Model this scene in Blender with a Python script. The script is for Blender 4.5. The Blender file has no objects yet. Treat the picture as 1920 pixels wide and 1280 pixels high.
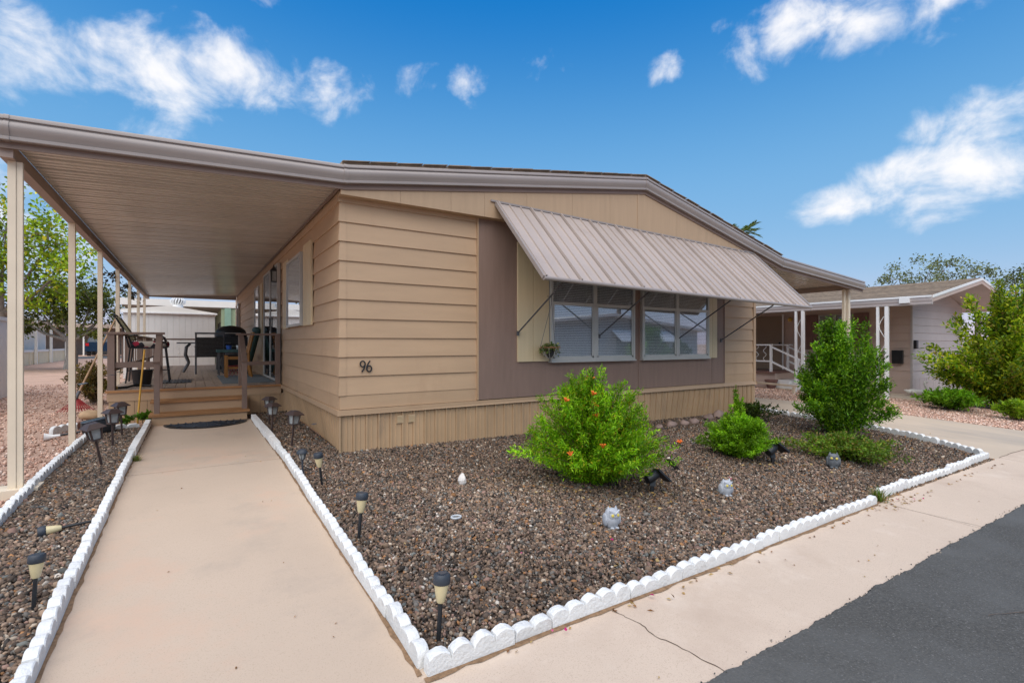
import bpy, math, random
import numpy as np
from mathutils import Matrix, Vector
rad = math.radians
scene = bpy.context.scene
col = scene.collection
random.seed(7); rng = np.random.default_rng(11)

# ------------------------------------------------------------------ camera
cam = bpy.data.cameras.new('camera'); cam_o = bpy.data.objects.new('camera', cam); col.objects.link(cam_o)
cam.sensor_width = 36.0; cam.lens = 934 / 1920 * 36
cam.shift_y = 4 / 1920
cam.clip_end = 3000
cam_o.location = (-1.307, -5.399, 1.16)
cam_o.rotation_euler = (rad(90), 0, -math.atan2(.540, .8415))
scene.camera = cam_o

# ------------------------------------------------------------------ world: Nishita sky with scattered clouds
SUN_EL, SUN_AZ = rad(60), rad(222)          # azimuth clockwise from +Y
w = bpy.data.worlds.new('World'); scene.world = w; w.use_nodes = True
nt = w.node_tree; nt.nodes.clear()
def N(t, **k):
    n = nt.nodes.new(t)
    for a, b in k.items(): setattr(n, a, b)
    return n
def math_(op, a, b=None, c=None, clamp=False):
    n = N('ShaderNodeMath', operation=op, use_clamp=clamp)
    for i, x in enumerate((a, b, c)):
        if x is None: continue
        if isinstance(x, (int, float)): n.inputs[i].default_value = x
        else: nt.links.new(x, n.inputs[i])
    return n.outputs[0]
tc = N('ShaderNodeTexCoord')
sky = N('ShaderNodeTexSky', sky_type='NISHITA', sun_disc=False, sun_elevation=SUN_EL, sun_rotation=SUN_AZ,
        altitude=350, air_density=1.0, dust_density=0.12, ozone_density=1.2)
sep = N('ShaderNodeSeparateXYZ'); nt.links.new(tc.outputs['Generated'], sep.inputs[0])
az = math_('ARCTAN2', sep.outputs[0], sep.outputs[1])
el = math_('ARCSINE', sep.outputs[2])
cmb = N('ShaderNodeCombineXYZ'); nt.links.new(math_('MULTIPLY', az, 1.0), cmb.inputs[0]); nt.links.new(math_('MULTIPLY', el, 1.25), cmb.inputs[1])
no1 = N('ShaderNodeTexNoise', noise_dimensions='2D'); nt.links.new(cmb.outputs[0], no1.inputs['Vector'])
no1.inputs['Scale'].default_value = 10; no1.inputs['Detail'].default_value = 9; no1.inputs['Roughness'].default_value = .57; no1.inputs['Distortion'].default_value = .25
no2 = N('ShaderNodeTexNoise', noise_dimensions='2D'); nt.links.new(cmb.outputs[0], no2.inputs['Vector'])
no2.inputs['Scale'].default_value = 30; no2.inputs['Detail'].default_value = 6; no2.inputs['Roughness'].default_value = .6
# cloud banks: azimuth, elevation, half width, half height (degrees), tilt, weight
BANKS = [(-1, 24.3, 13, 5.2, .10, 1.0), (-13, 22.5, 10, 4.6, .1, .95), (-6, 19.6, 7, 1.8, -.15, .62), (11, 25.4, 8, 3.6, .0, .9), (21.5, 27.0, 3.5, 2.6, 0, .62), (28, 27.3, 3.0, 2.4, 0, .66),
         (66, 28.6, 10, 4.0, -.1, 1.05), (74, 27.5, 7, 3.6, .1, .9), (57, 28, 4, 4, 0, .72), (50, 27.7, 3.2, 1.6, 0, .6), (36, 28.5, 3.5, 1.8, 0, .48), (-16, 31, 6, 2.5, 0, .66), (6, 31.5, 3, 1.2, 0, .6),
         (73.5, 14.0, 9, 4.4, .08, 1.2), (66, 13.0, 5.5, 2.8, 0, 1.05), (76, 18.0, 6, 3.2, 0, 1.05), (-14, 10, 14, 7, 0, .85),
         (110, 24, 14, 7, .1, .85), (150, 33, 18, 8, 0, .9), (-170, 22, 16, 7, 0, .85), (-130, 30, 15, 8, 0, .9), (-85, 24, 16, 6, 0, .85), (-45, 35, 12, 6, 0, .8),
         (90, 48, 22, 8, 0, .8), (-100, 55, 30, 9, 0, .85), (20, 58, 25, 8, 0, .8), (180, 60, 30, 9, 0, .8)]
dens = None
for a, e, ra, re, t, wt in BANKS:
    da = math_('SUBTRACT', az, rad(a)); 
    if abs(a) > 90: da = math_('SUBTRACT', math_('FLOORED_MODULO', math_('ADD', da, math.pi), 2 * math.pi), math.pi)
    de = math_('SUBTRACT', math_('SUBTRACT', el, rad(e)), math_('MULTIPLY', da, t))
    u = math_('MULTIPLY', da, 1 / rad(ra)); v = math_('MULTIPLY', de, 1 / rad(re))
    q = math_('MULTIPLY_ADD', u, u, math_('MULTIPLY', v, v))
    b = math_('MULTIPLY', math_('SUBTRACT', 1.0, q), wt)
    dens = b if dens is None else math_('MAXIMUM', dens, b)
dens = math_('MAXIMUM', dens, -.35)
mix_n = math_('ADD', math_('MULTIPLY', no1.outputs['Fac'], 1.9), math_('MULTIPLY', no2.outputs['Fac'], .35))
raw = math_('ADD', math_('MULTIPLY', dens, .75), math_('SUBTRACT', mix_n, 1.38))
mr = N('ShaderNodeMapRange', interpolation_type='SMOOTHSTEP'); nt.links.new(raw, mr.inputs[0])
mr.inputs[1].default_value = -.04; mr.inputs[2].default_value = .86
cl = math_('MULTIPLY', mr.outputs[0], .93)
cl = math_('MULTIPLY', cl, math_('MULTIPLY', el, 9.0, clamp=True))
# colour of the clear sky: the Nishita gradient made a little deeper and bluer towards the zenith
sc_ = N('ShaderNodeSeparateColor'); nt.links.new(sky.outputs[0], sc_.inputs[0]); cc2 = N('ShaderNodeCombineColor')
up_ = N('ShaderNodeMapRange', interpolation_type='SMOOTHSTEP'); nt.links.new(el, up_.inputs[0]); up_.inputs[1].default_value = rad(15); up_.inputs[2].default_value = rad(39)
for i_, (a_, p_, z_) in enumerate(((.68, .88, .04), (1.82, .37, .54), (3.78, .136, .82))):
    nt.links.new(math_('MULTIPLY', math_('MULTIPLY', math_('POWER', sc_.outputs[i_], p_), a_), math_('MULTIPLY_ADD', up_.outputs[0], z_ - 1, 1.0)), cc2.inputs[i_])
shade = N('ShaderNodeMix', data_type='RGBA'); nt.links.new(math_('MULTIPLY', raw, 1.1, clamp=True), shade.inputs[0])
CLOUD = 6.1
shade.inputs['A'].default_value = (CLOUD * .80, CLOUD * .86, CLOUD * .98, 1); shade.inputs['B'].default_value = (CLOUD * 1.05, CLOUD * 1.03, CLOUD * 1.03, 1)
mx = N('ShaderNodeMix', data_type='RGBA'); nt.links.new(cl, mx.inputs[0]); nt.links.new(cc2.outputs[0], mx.inputs['A']); nt.links.new(shade.outputs['Result'], mx.inputs['B'])
bg = N('ShaderNodeBackground'); bg.inputs['Strength'].default_value = .125; nt.links.new(mx.outputs['Result'], bg.inputs[0])
wo = N('ShaderNodeOutputWorld'); nt.links.new(bg.outputs[0], wo.inputs[0])

# ------------------------------------------------------------------ sun (veiled by cloud: soft)
sl = bpy.data.lights.new('sun', 'SUN'); sl.energy = 3.4; sl.angle = rad(88); sl.color = (1.0, .92, .82)
so = bpy.data.objects.new('sun', sl); col.objects.link(so)
sd = Vector((math.cos(SUN_EL) * math.sin(SUN_AZ), math.cos(SUN_EL) * math.cos(SUN_AZ), math.sin(SUN_EL)))
so.rotation_euler = (-sd).to_track_quat('-Z', 'Y').to_euler(); so.location = (0, -20, 40)
vs_ = scene.view_settings; vs_.view_transform = 'Standard'; vs_.look = 'None'; vs_.gamma = 1; vs_.exposure = .41; vs_.use_curve_mapping = False
scene.cycles.use_denoising = True
scene.cycles.max_bounces = 8; scene.cycles.transparent_max_bounces = 12

# ------------------------------------------------------------------ materials
def newmat(name):
    m = bpy.data.materials.new(name); m.use_nodes = True
    t = m.node_tree; t.nodes.clear()
    o = t.nodes.new('ShaderNodeOutputMaterial'); b = t.nodes.new('ShaderNodeBsdfPrincipled'); t.links.new(b.outputs[0], o.inputs[0])
    return m, t, b, o
def mixc(t, fac, a, b, blend='MIX'):
    n = t.nodes.new('ShaderNodeMix'); n.data_type = 'RGBA'; n.blend_type = blend
    for s, x in ((n.inputs[0], fac), (n.inputs['A'], a), (n.inputs['B'], b)):
        if isinstance(x, (int, float)): s.default_value = x
        elif isinstance(x, tuple): s.default_value = (*x[:3], 1)
        else: t.links.new(x, s)
    return n.outputs['Result']
def ramp(t, fac, *stops):
    n = t.nodes.new('ShaderNodeValToRGB'); t.links.new(fac, n.inputs[0])
    e = n.color_ramp.elements
    while len(e) < len(stops): e.new(.5)
    for x, (p, c) in zip(e, stops): x.position = p; x.color = (*c, 1) if isinstance(c, tuple) else (c, c, c, 1)
    return n.outputs[0]
def noise(t, scale, det=4, stretch=None, rough=.55, coord=None):
    n = t.nodes.new('ShaderNodeTexNoise'); n.inputs['Scale'].default_value = scale; n.inputs['Detail'].default_value = det; n.inputs['Roughness'].default_value = rough
    g = coord or t.nodes.new('ShaderNodeNewGeometry').outputs['Position']
    if stretch:
        mp = t.nodes.new('ShaderNodeMapping'); mp.inputs['Scale'].default_value = stretch; t.links.new(g, mp.inputs[0]); g = mp.outputs[0]
    t.links.new(g, n.inputs['Vector']); return n.outputs['Fac']
def bumpn(t, b, h, s, d=.01):
    n = t.nodes.new('ShaderNodeBump'); n.inputs['Strength'].default_value = s; n.inputs['Distance'].default_value = d
    t.links.new(h, n.inputs['Height']); t.links.new(n.outputs[0], b.inputs['Normal'])
def M(name, c, rough=.6, var=.1, vs=3, bump=0, bs=90, metal=0, rnd=0, stretch=None, spec=.4, stain=None, speck=None, bd=.004, stain2=None):
    """paint, wood, metal, concrete: base colour with large blotches, fine grain, per-piece variation and stains"""
    m, t, b, o = newmat(name)
    lo = tuple(x * (1 - var) for x in c); hi = tuple(min(1, x * (1 + var)) for x in c)
    k = mixc(t, ramp(t, noise(t, vs, 5, stretch), (.3, 0.), (.7, 1.)), lo, hi)
    if rnd:
        oi = t.nodes.new('ShaderNodeObjectInfo')
        h = t.nodes.new('ShaderNodeHueSaturation'); mp = t.nodes.new('ShaderNodeMapRange'); t.links.new(oi.outputs['Random'], mp.inputs[0])
        mp.inputs[3].default_value = 1 - rnd; mp.inputs[4].default_value = 1 + rnd; t.links.new(mp.outputs[0], h.inputs['Value']); t.links.new(k, h.inputs['Color']); k = h.outputs[0]
    if speck: k = mixc(t, ramp(t, noise(t, speck[1], 2, None, .7), (speck[2], 0.), (speck[2] + .12, 1.)), k, speck[0])
    if stain2: k = mixc(t, ramp(t, noise(t, stain2[1], 7, None, .7), (stain2[2], 0.), (stain2[2] + .12, .75)), k, stain2[0])
    if stain: k = mixc(t, ramp(t, noise(t, stain[1], 6, stain[3] if len(stain) > 3 else None, .65), (stain[2], 0.), (stain[2] + .18, .8)), k, stain[0])
    t.links.new(k, b.inputs['Base Color'])
    b.inputs['Roughness'].default_value = rough; b.inputs['Metallic'].default_value = metal; b.inputs['Specular IOR Level'].default_value = spec
    if bump: bumpn(t, b, noise(t, bs, 4, stretch), bump, bd)
    return m
def M_attr(name, rough=.8, trans=0, spec=.3, gain=1.0, vary=True):
    """leaf and pebble material: the colour of each leaf or pebble is stored on it"""
    m, t, b, o = newmat(name)
    a = t.nodes.new('ShaderNodeAttribute'); a.attribute_name = 'col'
    t.links.new(a.outputs['Color'], b.inputs['Base Color']); b.inputs['Roughness'].default_value = rough; b.inputs['Specular IOR Level'].default_value = spec
    if trans:
        tr = t.nodes.new('ShaderNodeBsdfTranslucent'); t.links.new(mixc(t, .5, a.outputs['Color'], (1, .95, .3), 'MULTIPLY'), tr.inputs[0])
        ad = t.nodes.new('ShaderNodeMixShader'); ad.inputs[0].default_value = trans; t.links.new(b.outputs[0], ad.inputs[1]); t.links.new(tr.outputs[0], ad.inputs[2]); t.links.new(ad.outputs[0], o.inputs[0])
    return m
def M_glass(name, refl=.35, tint=(.86, .88, .9), fk=1.2):
    m, t, b, o = newmat(name); t.nodes.remove(b)
    tr = t.nodes.new('ShaderNodeBsdfTransparent'); tr.inputs[0].default_value = (*tint, 1)
    gl = t.nodes.new('ShaderNodeBsdfGlossy'); gl.inputs['Roughness'].default_value = .015; gl.inputs[0].default_value = (.95, .97, 1, 1)
    lw0 = t.nodes.new('ShaderNodeLayerWeight'); lw0.inputs[0].default_value = .5; lw = t.nodes.new('ShaderNodeMath'); lw.operation = 'POWER'; t.links.new(lw0.outputs['Facing'], lw.inputs[0]); lw.inputs[1].default_value = 3.0
    ad = t.nodes.new('ShaderNodeMath'); ad.operation = 'MULTIPLY_ADD'; ad.use_clamp = True; t.links.new(lw.outputs[0], ad.inputs[0]); ad.inputs[1].default_value = fk; ad.inputs[2].default_value = refl
    ms = t.nodes.new('ShaderNodeMixShader'); t.links.new(ad.outputs[0], ms.inputs[0]); t.links.new(tr.outputs[0], ms.inputs[1]); t.links.new(gl.outputs[0], ms.inputs[2]); t.links.new(ms.outputs[0], o.inputs[0])
    return m

tan = M('tan_siding', (.475, .32, .195), .55, .05, 1.5, .35, 160, rnd=.045, stretch=(1, 1, 6), bd=.002, stain=((.42, .275, .165), 1.6, .56, (1.2, 1.2, .5)))
tan_skirt = M('tan_skirt', (.475, .32, .187), .5, .08, 2, .15, 40, rnd=.05, stain=((.36, .25, .16), 2.6, .58, (1.4, 1.4, .5)))
tan_gable = M('tan_gable', (.44, .305, .19), .6, .05, 2, .4, 110, stretch=(8, 8, .6), bd=.002)
purple = M('brown_accent', (.245, .162, .125), .6, .07, 3, .5, 90, stretch=(6, 6, .8), bd=.003)
cream = M('cream_shutter', (.60, .48, .30), .5, .04, 3, .1, 120, stretch=(6, 6, .5))
gutter_m = M('gutter_brown', (.30, .258, .235), .33, .06, 1.2, .05, 30, spec=.5)
gutter_d = M('fascia_brown', (.20, .135, .105), .5, .08, 2)
awn_m = M('awning_metal', (.39, .325, .285), .42, .06, 1.4, .04, 40, rnd=.03, spec=.5, stain=((.30, .24, .21), 1.8, .62))
pan_m = M('cover_pan', (.57, .51, .435), .24, .06, 1.0, .03, 40, rnd=.09, spec=.5)
post_m = M('post_cream', (.72, .61, .46), .5, .06, 4, .05, 60, stain=((.42, .30, .18), 3, .66, (3, 3, .5)))
beam_m = M('beam_brown', (.33, .245, .20), .5, .07, 2)
alu = M('aluminium', (.47, .46, .43), .4, .06, 6, .05, 60, metal=.15)
dark = M('dark_interior', (.03, .03, .032), .7, .1, 3)
glass = M_glass('window_glass', .13)
glass_d = M_glass('door_glass', .02, (.35, .36, .36), .7)
blind_m = M('blind_slat', (.88, .88, .85), .5, .04, 3)
shingle = M('shingles', (.27, .21, .155), .9, .25, 9, .6, 60, rnd=.15, stain=((.17, .13, .10), 2.5, .55))
rail_m = M('rail_brown', (.21, .145, .115), .6, .1, 4, .15, 80)
deck_m = M('deck_board', (.36, .265, .195), .7, .15, 5, .4, 60, rnd=.12, stretch=(7, .6, 7))
tread_m = M('tread_wood', (.34, .165, .065), .6, .22, 4, .3, 60, stretch=(.8, 8, 8), rnd=.1)
white = M('white_paint', (.80, .80, .79), .6, .03, 3, .1, 60)
white_edge = M('edging_white', (.70, .70, .68), .8, .07, 9, .8, 70, stain=((.46, .43, .40), 9, .57), rnd=.04, bd=.008)
brown_edge = M('edging_brown', (.16, .08, .06), .85, .2, 8, .5, 60)
conc = M('concrete_path', (.51, .395, .295), .85, .06, .9, .25, 240, speck=((.41, .31, .225), 170, .57), stain=((.40, .32, .25), 1.3, .53), stain2=((.56, .385, .275), .8, .52), bd=.003)
conc_pink = M('concrete_apron', (.55, .435, .335), .85, .05, 1.0, .3, 260, speck=((.43, .33, .25), 180, .55), stain=((.46, .35, .265), 1.1, .52), stain2=((.60, .49, .39), 2.3, .55), bd=.003)
conc_drive = M('concrete_drive', (.49, .395, .295), .85, .07, .6, .2, 200, stain=((.31, .275, .235), .7, .55, (1, .3, 1)), bd=.002)
asphalt = M('asphalt', (.072, .068, .060), .8, .30, 80, 1.0, 130, speck=((.17, .163, .15), 95, .58), stain=((.112, .110, .103), .9, .48), bd=.006)
pinkg = M('pink_gravel_ground', (.52, .34, .25), .95, .16, 1.3, .9, 70, speck=((.24, .15, .115), 60, .58), stain=((.33, .21, .16), .5, .55), bd=.02)
soil = M('bed_soil', (.085, .062, .048), .95, .3, 30, .8, 60, bd=.02)
joint = M('dark_joint', (.10, .07, .05), .95, .3, 20)
black = M('black_plastic', (.018, .019, .021), .4, .2, 10)
blackm = M('black_metal', (.022, .022, .024), .45, .2, 10)
blue_black = M('faded_black_plastic', (.035, .043, .055), .5, .15, 12)
lens_c = M('cream_lens', (.62, .52, .30), .3, .06, 20)
lens_g = M('frosted_lens', (.30, .32, .32), .15, .15, 30)
brown_l = M('lantern_brown', (.06, .040, .036), .45, .1, 20)
panel_m = M('solar_panel', (.05, .06, .075), .25, .1, 20)
owl_m = M('owl_grey', (.40, .42, .45), .7, .15, 30, .3, 120, stain=((.26, .28, .31), 18, .58))
owl_d = M('owl_dark', (.13, .14, .15), .7, .3, 30, .3, 120)
yellow = M('owl_eye', (.62, .50, .10), .4, .05, 10)
rock_w = M('white_rock', (.66, .62, .57), .8, .12, 25, .6, 40, bd=.01)
rock_r = M('river_rock', (.30, .21, .175), .75, .25, 9, .4, 40, rnd=.25, bd=.01)
bark = M('bark', (.20, .165, .135), .9, .3, 9, .9, 30, bd=.02)
bark_d = M('stem_bark', (.12, .085, .05), .9, .2, 12)
leaf_m = M_attr('leaf', .5, .48, .35)
dull_leaf = M_attr('far_leaf', .7, .32, .2)
peb_m = M_attr('pebble', .85, 0, .25)
mauve = M('neighbour_siding', (.54, .41, .345), .6, .05, 2, .2, 110, rnd=.03)
mauve_w = M('neighbour_end_siding', (.49, .435, .415), .6, .05, 2, .2, 110, rnd=.03)
mauve_d = M('neighbour_shutter', (.20, .11, .09), .6, .08, 4, .2, 60, stretch=(6, 6, .6))
door_b = M('neighbour_door', (.27, .20, .14), .5, .05, 3)
wicker = M('wicker', (.04, .036, .035), .6, .5, 60, .9, 120, bd=.01)
greym = M('dark_grey_metal', (.085, .085, .09), .45, .15, 10)
orange_w = M('orange_wood', (.36, .155, .035), .45, .15, 8, .1, 60, stretch=(5, 5, 1))
teal = M('teal_cloth', (.06, .12, .12), .7, .3, 12)
rug_m = M('blue_grey_rug', (.16, .175, .18), .95, .3, 14, .5, 90)
terra = M('terracotta', (.30, .12, .07), .7, .15, 12)
green_d = M('dark_green_fabric', (.02, .05, .04), .7, .2, 10)
shed_m = M('shed_white', (.64, .63, .60), .55, .05, 2, rnd=.02)
bwall = M('cream_skirt_wall', (.80, .66, .42), .6, .06, 3)
bwhite = M('far_white', (.80, .77, .70), .6, .04, 2)
bgrey = M('far_grey', (.30, .29, .27), .7, .08, 2)
bgreen = M('far_green', (.30, .36, .22), .6, .06, 3)
carblue = M('car_paint', (.012, .03, .06), .25, .05, 3)
redl = M('tail_light', (.55, .01, .01), .3, .05, 3)
straw = M('straw_yellow', (.60, .33, .05), .6, .12, 12)
redp = M('rake_red', (.28, .03, .03), .5, .1, 12)
brass = M('brass', (.5, .33, .08), .35, .1, 10, metal=.6)
mesh_c = None

# ------------------------------------------------------------------ geometry helpers
class MB:
    def __init__(s): s.v = []; s.f = []
    def add(s, vs, fs):
        k = len(s.v); s.v += [tuple(p) for p in vs]; s.f += [tuple(i + k for i in f) for f in fs]; return s
    def box(s, x0, x1, y0, y1, z0, z1):
        return s.add([(x0, y0, z0), (x1, y0, z0), (x1, y1, z0), (x0, y1, z0), (x0, y0, z1), (x1, y0, z1), (x1, y1, z1), (x0, y1, z1)],
                     [(0, 3, 2, 1), (4, 5, 6, 7), (0, 1, 5, 4), (1, 2, 6, 5), (2, 3, 7, 6), (3, 0, 4, 7)])
    def bar(s, p, q, a, b, up=(0, 0, 1)):
        p, q = Vector(p), Vector(q); d = (q - p).normalized(); u = Vector(up)
        sd_ = d.cross(u)
        if sd_.length < 1e-4: sd_ = d.cross(Vector((0, 1, 0)))
        sd_.normalize(); u = sd_.cross(d); A = sd_ * a / 2; B = u * b / 2
        vs = [p - A - B, p + A - B, p + A + B, p - A + B, q - A - B, q + A - B, q + A + B, q - A + B]
        return s.add(vs, [(0, 1, 2, 3), (7, 6, 5, 4), (0, 4, 5, 1), (1, 5, 6, 2), (2, 6, 7, 3), (3, 7, 4, 0)])
    def tube(s, pts, r, n=8):
        pts = [Vector(p) for p in pts]; m = len(pts); rs = r if isinstance(r, (list, tuple)) else [r] * m
        vs = []; ref = None
        for i, p in enumerate(pts):
            d = (pts[min(i + 1, m - 1)] - pts[max(i - 1, 0)]).normalized()
            if ref is None: ref = Vector((0, 0, 1)) if abs(d.z) < .9 else Vector((1, 0, 0))
            a = d.cross(ref).normalized(); b = a.cross(d).normalized(); ref = b
            for k in range(n):
                t = 2 * math.pi * k / n; vs.append(p + (a * math.cos(t) + b * math.sin(t)) * rs[i])
        fs = [(i * n + k, i * n + (k + 1) % n, (i + 1) * n + (k + 1) % n, (i + 1) * n + k) for i in range(m - 1) for k in range(n)]
        fs += [tuple(range(n))[::-1], tuple((m - 1) * n + k for k in range(n))]
        return s.add(vs, fs)
    def lathe(s, prof, n=16, c=(0, 0, 0), sx=1, sy=1):
        vs = [(c[0] + r * sx * math.cos(2 * math.pi * k / n), c[1] + r * sy * math.sin(2 * math.pi * k / n), c[2] + z) for r, z in prof for k in range(n)]
        m = len(prof)
        fs = [(i * n + k, i * n + (k + 1) % n, (i + 1) * n + (k + 1) % n, (i + 1) * n + k) for i in range(m - 1) for k in range(n)]
        fs += [tuple(range(n))[::-1], tuple((m - 1) * n + k for k in range(n))]
        return s.add(vs, fs)
    def prism(s, poly, off):
        n = len(poly); o = Vector(off); vs = [Vector(p) for p in poly] + [Vector(p) + o for p in poly]
        return s.add(vs, [tuple(range(n))[::-1], tuple(range(n, 2 * n))] + [(i, (i + 1) % n, (i + 1) % n + n, i + n) for i in range(n)])
    def sweep(s, prof, P, Q, U, W=(0, 0, 1)):
        U, W = Vector(U), Vector(W); P = Vector(P)
        return s.prism([P + U * a + W * b for a, b in prof], Vector(Q) - P)
    def ell(s, c, r, n=12, m=8):
        return s.lathe([(math.sin(math.pi * i / m) * 1 + 1e-4, -math.cos(math.pi * i / m) * r[2]) for i in range(m + 1)], n, c, r[0], r[1])
    def xf(s, mat):
        s.v = [tuple(mat @ Vector(p)) for p in s.v]; return s
    def jit(s, a):
        s.v = [(x + random.uniform(-a, a), y + random.uniform(-a, a), z + random.uniform(-a, a)) for x, y, z in s.v]; return s
WM = {}
def fin(o, parent, c):
    col.objects.link(o); o.location = c
    if parent is not None:
        o.parent = parent; o.matrix_parent_inverse = Matrix.Translation(WM[parent.name]).inverted()
    WM[o.name] = Vector(c)
def mk(name, mb, mat, parent=None, smooth=None, **props):
    """one mesh object; its origin is at the centre of its base"""
    V = np.array(mb.v); c = (V.min(0) + V.max(0)) / 2; c[2] = V[:, 2].min()
    me = bpy.data.meshes.new(name); me.from_pydata([tuple(p) for p in V - c], [], mb.f); me.materials.append(mat)
    if smooth:
        me.polygons.foreach_set('use_smooth', [True] * len(me.polygons)); me.set_sharp_from_angle(angle=rad(smooth))
    o = bpy.data.objects.new(name, me); fin(o, parent, Vector(c))
    for k, v in props.items(): o[k] = v
    return o
def inst(src, parent, delta, name=None, rot=None):
    """a piece alike: shares the mesh of src, moved by delta"""
    o = bpy.data.objects.new(name or src.name.split('.')[0], src.data); fin(o, parent, src.location + Vector(delta))
    if rot: o.rotation_euler = rot
    return o
def thing(name, label, cat, loc, group=None):
    o = bpy.data.objects.new(name, None); o.empty_display_size = .2; fin(o, None, Vector(loc))
    o['label'] = label; o['category'] = cat
    if group: o['group'] = group
    return o
def tag(o, label, cat, group=None):
    o['label'] = label; o['category'] = cat
    if group: o['group'] = group
    return o
def copy_thing(root, loc, label, rz=0, tilt=(0, 0), scale=1):
    r = root.copy(); col.objects.link(r); r['label'] = label
    place(r, loc, rz, tilt, scale)
    for ch in list(root.children):
        c = ch.copy(); col.objects.link(c); c.parent = r
        for g_ in list(ch.children):
            d = g_.copy(); col.objects.link(d); d.parent = c
    return r
def place(r, loc, rz=0, tilt=(0, 0), scale=1):
    r.location = loc; r.rotation_euler = (tilt[0], tilt[1], rz); r.scale = (scale,) * 3
def npmesh(name, V, Fs, mat, parent=None, cols=None, smooth=False, **props):
    """big scattered mesh from numpy arrays: V (n,3), Fs (m,k) faces; cols (n,3) colour per vertex"""
    V = np.asarray(V, dtype=np.float64); c = (V.min(0) + V.max(0)) / 2; c[2] = V[:, 2].min(); V = V - c
    me = bpy.data.meshes.new(name); k = Fs.shape[1]
    me.vertices.add(len(V)); me.vertices.foreach_set('co', V.astype(np.float32).ravel())
    me.loops.add(Fs.size); me.loops.foreach_set('vertex_index', Fs.astype(np.int32).ravel())
    me.polygons.add(len(Fs)); me.polygons.foreach_set('loop_start', np.arange(0, Fs.size, k, dtype=np.int32))
    me.update(calc_edges=True)
    if cols is not None:
        a = me.attributes.new('col', 'FLOAT_COLOR', 'POINT'); a.data.foreach_set('color', np.c_[cols, np.ones(len(cols))].astype(np.float32).ravel())
    if smooth: me.polygons.foreach_set('use_smooth', [True] * len(me.polygons))
    me.materials.append(mat)
    o = bpy.data.objects.new(name, me); fin(o, parent, Vector(c))
    for kk, v in props.items(): o[kk] = v
    return o
def zg(X, Y):
    return .041 * min(max(Y, -4.2), 0) - .0125 * min(max(X, 0), 20)
def zgn(X, Y): return .041 * np.clip(Y, -4.2, 0) - .0125 * np.clip(X, 0, 20)

# ================================================================== THE SETTING
def sheet(name, x0, x1, y0, y1, dz, mat, parent=None, thick=0, ex=None, ey=None, kind='structure', step=1.0):
    """a sheet that follows the fall of the ground; thick > 0 gives it sides"""
    xs = sorted(set([x0, x1] + [x for x in (0., 20.) if x0 < x < x1] + [x0 + (x1 - x0) * i / max(1, round((x1 - x0) / step)) for i in range(max(1, round((x1 - x0) / step)))]))
    ys = sorted(set([y0, y1] + [y for y in (-4.2, 0.) if y0 < y < y1] + [y0 + (y1 - y0) * i / max(1, round((y1 - y0) / step)) for i in range(max(1, round((y1 - y0) / step)))]))
    nx, ny = len(xs), len(ys); b = MB(); vs = []
    for j, y in enumerate(ys):
        for i, x in enumerate(xs):
            X = x + (ex(y) if ex and i == 0 else 0) ; Y = y + (ey(x) if ey and j == ny - 1 else 0)
            vs.append((X, Y, zg(X, Y) + dz))
    fs = [(j * nx + i, j * nx + i + 1, (j + 1) * nx + i + 1, (j + 1) * nx + i) for j in range(ny - 1) for i in range(nx - 1)]
    n = len(vs)
    if thick:
        ring = [i for i in range(nx)] + [j * nx + nx - 1 for j in range(1, ny)] + [(ny - 1) * nx + i for i in range(nx - 2, -1, -1)] + [j * nx for j in range(ny - 2, 0, -1)]
        vs += [(vs[k][0], vs[k][1], vs[k][2] - thick) for k in ring]; L = len(ring)
        fs += [(ring[k], n + k, n + (k + 1) % L, ring[(k + 1) % L]) for k in range(L)]
    b.add(vs, fs); o = mk(name, b, mat, parent)
    if not parent and kind: o['kind'] = kind
    return o
g = []
xs = [-900, -300, -120, -60, -30, -20, -15, -10, -6, -3, 0, 3, 6, 10, 15, 20, 30, 60, 120, 300, 900]; ys = [-900, -300, -100, -40, -15, -4.2, -2, 0, 5, 10, 15, 20, 30, 60, 120, 300, 900]
b = MB(); nx = len(xs)
b.add([(x, y, zg(x, y) - .035) for y in ys for x in xs], [(j * nx + i, j * nx + i + 1, (j + 1) * nx + i + 1, (j + 1) * nx + i) for j in range(len(ys) - 1) for i in range(nx - 1)])
mk('ground', b, pinkg, kind='structure')
# the street: ragged asphalt edge lying over the concrete ribbon
b = MB(); n = 900; x0, x1 = -30., 60.
ed = []
for i in range(n + 1):
    x = x0 + (x1 - x0) * i / n if False else None
xsr = np.concatenate([np.linspace(-30, -1, 60), np.linspace(-.95, 9, 700), np.linspace(9.1, 60, 100)])
r1 = np.convolve(rng.normal(0, 1, len(xsr) + 60), np.ones(60) / 60, 'same')[:len(xsr)] * .05; r2 = np.convolve(rng.normal(0, 1, len(xsr) + 8), np.ones(6) / 6, 'same')[:len(xsr)] * .008
yedge = -4.16 + np.clip(r1, -.05, .05) + r2 + rng.normal(0, .0025, len(xsr))
vs = []; fs = []
for i, (x, y) in enumerate(zip(xsr, yedge)):
    z = zg(x, -4.2)
    vs += [(x, y, zg(x, y) - .004), (x, y - .012, zg(x, y) + .010), (x, y - .25, zg(x, -4.3) + .013), (x, -9.6, z + .02)]
    if i: k = 4 * i; fs += [(k - 4, k, k + 1, k - 3)[::-1], (k - 3, k + 1, k + 2, k - 2)[::-1], (k - 2, k + 2, k + 3, k - 1)[::-1]]
b = MB(); b.add(vs, fs); street = mk('street', b, asphalt, kind='structure', smooth=30)
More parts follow.
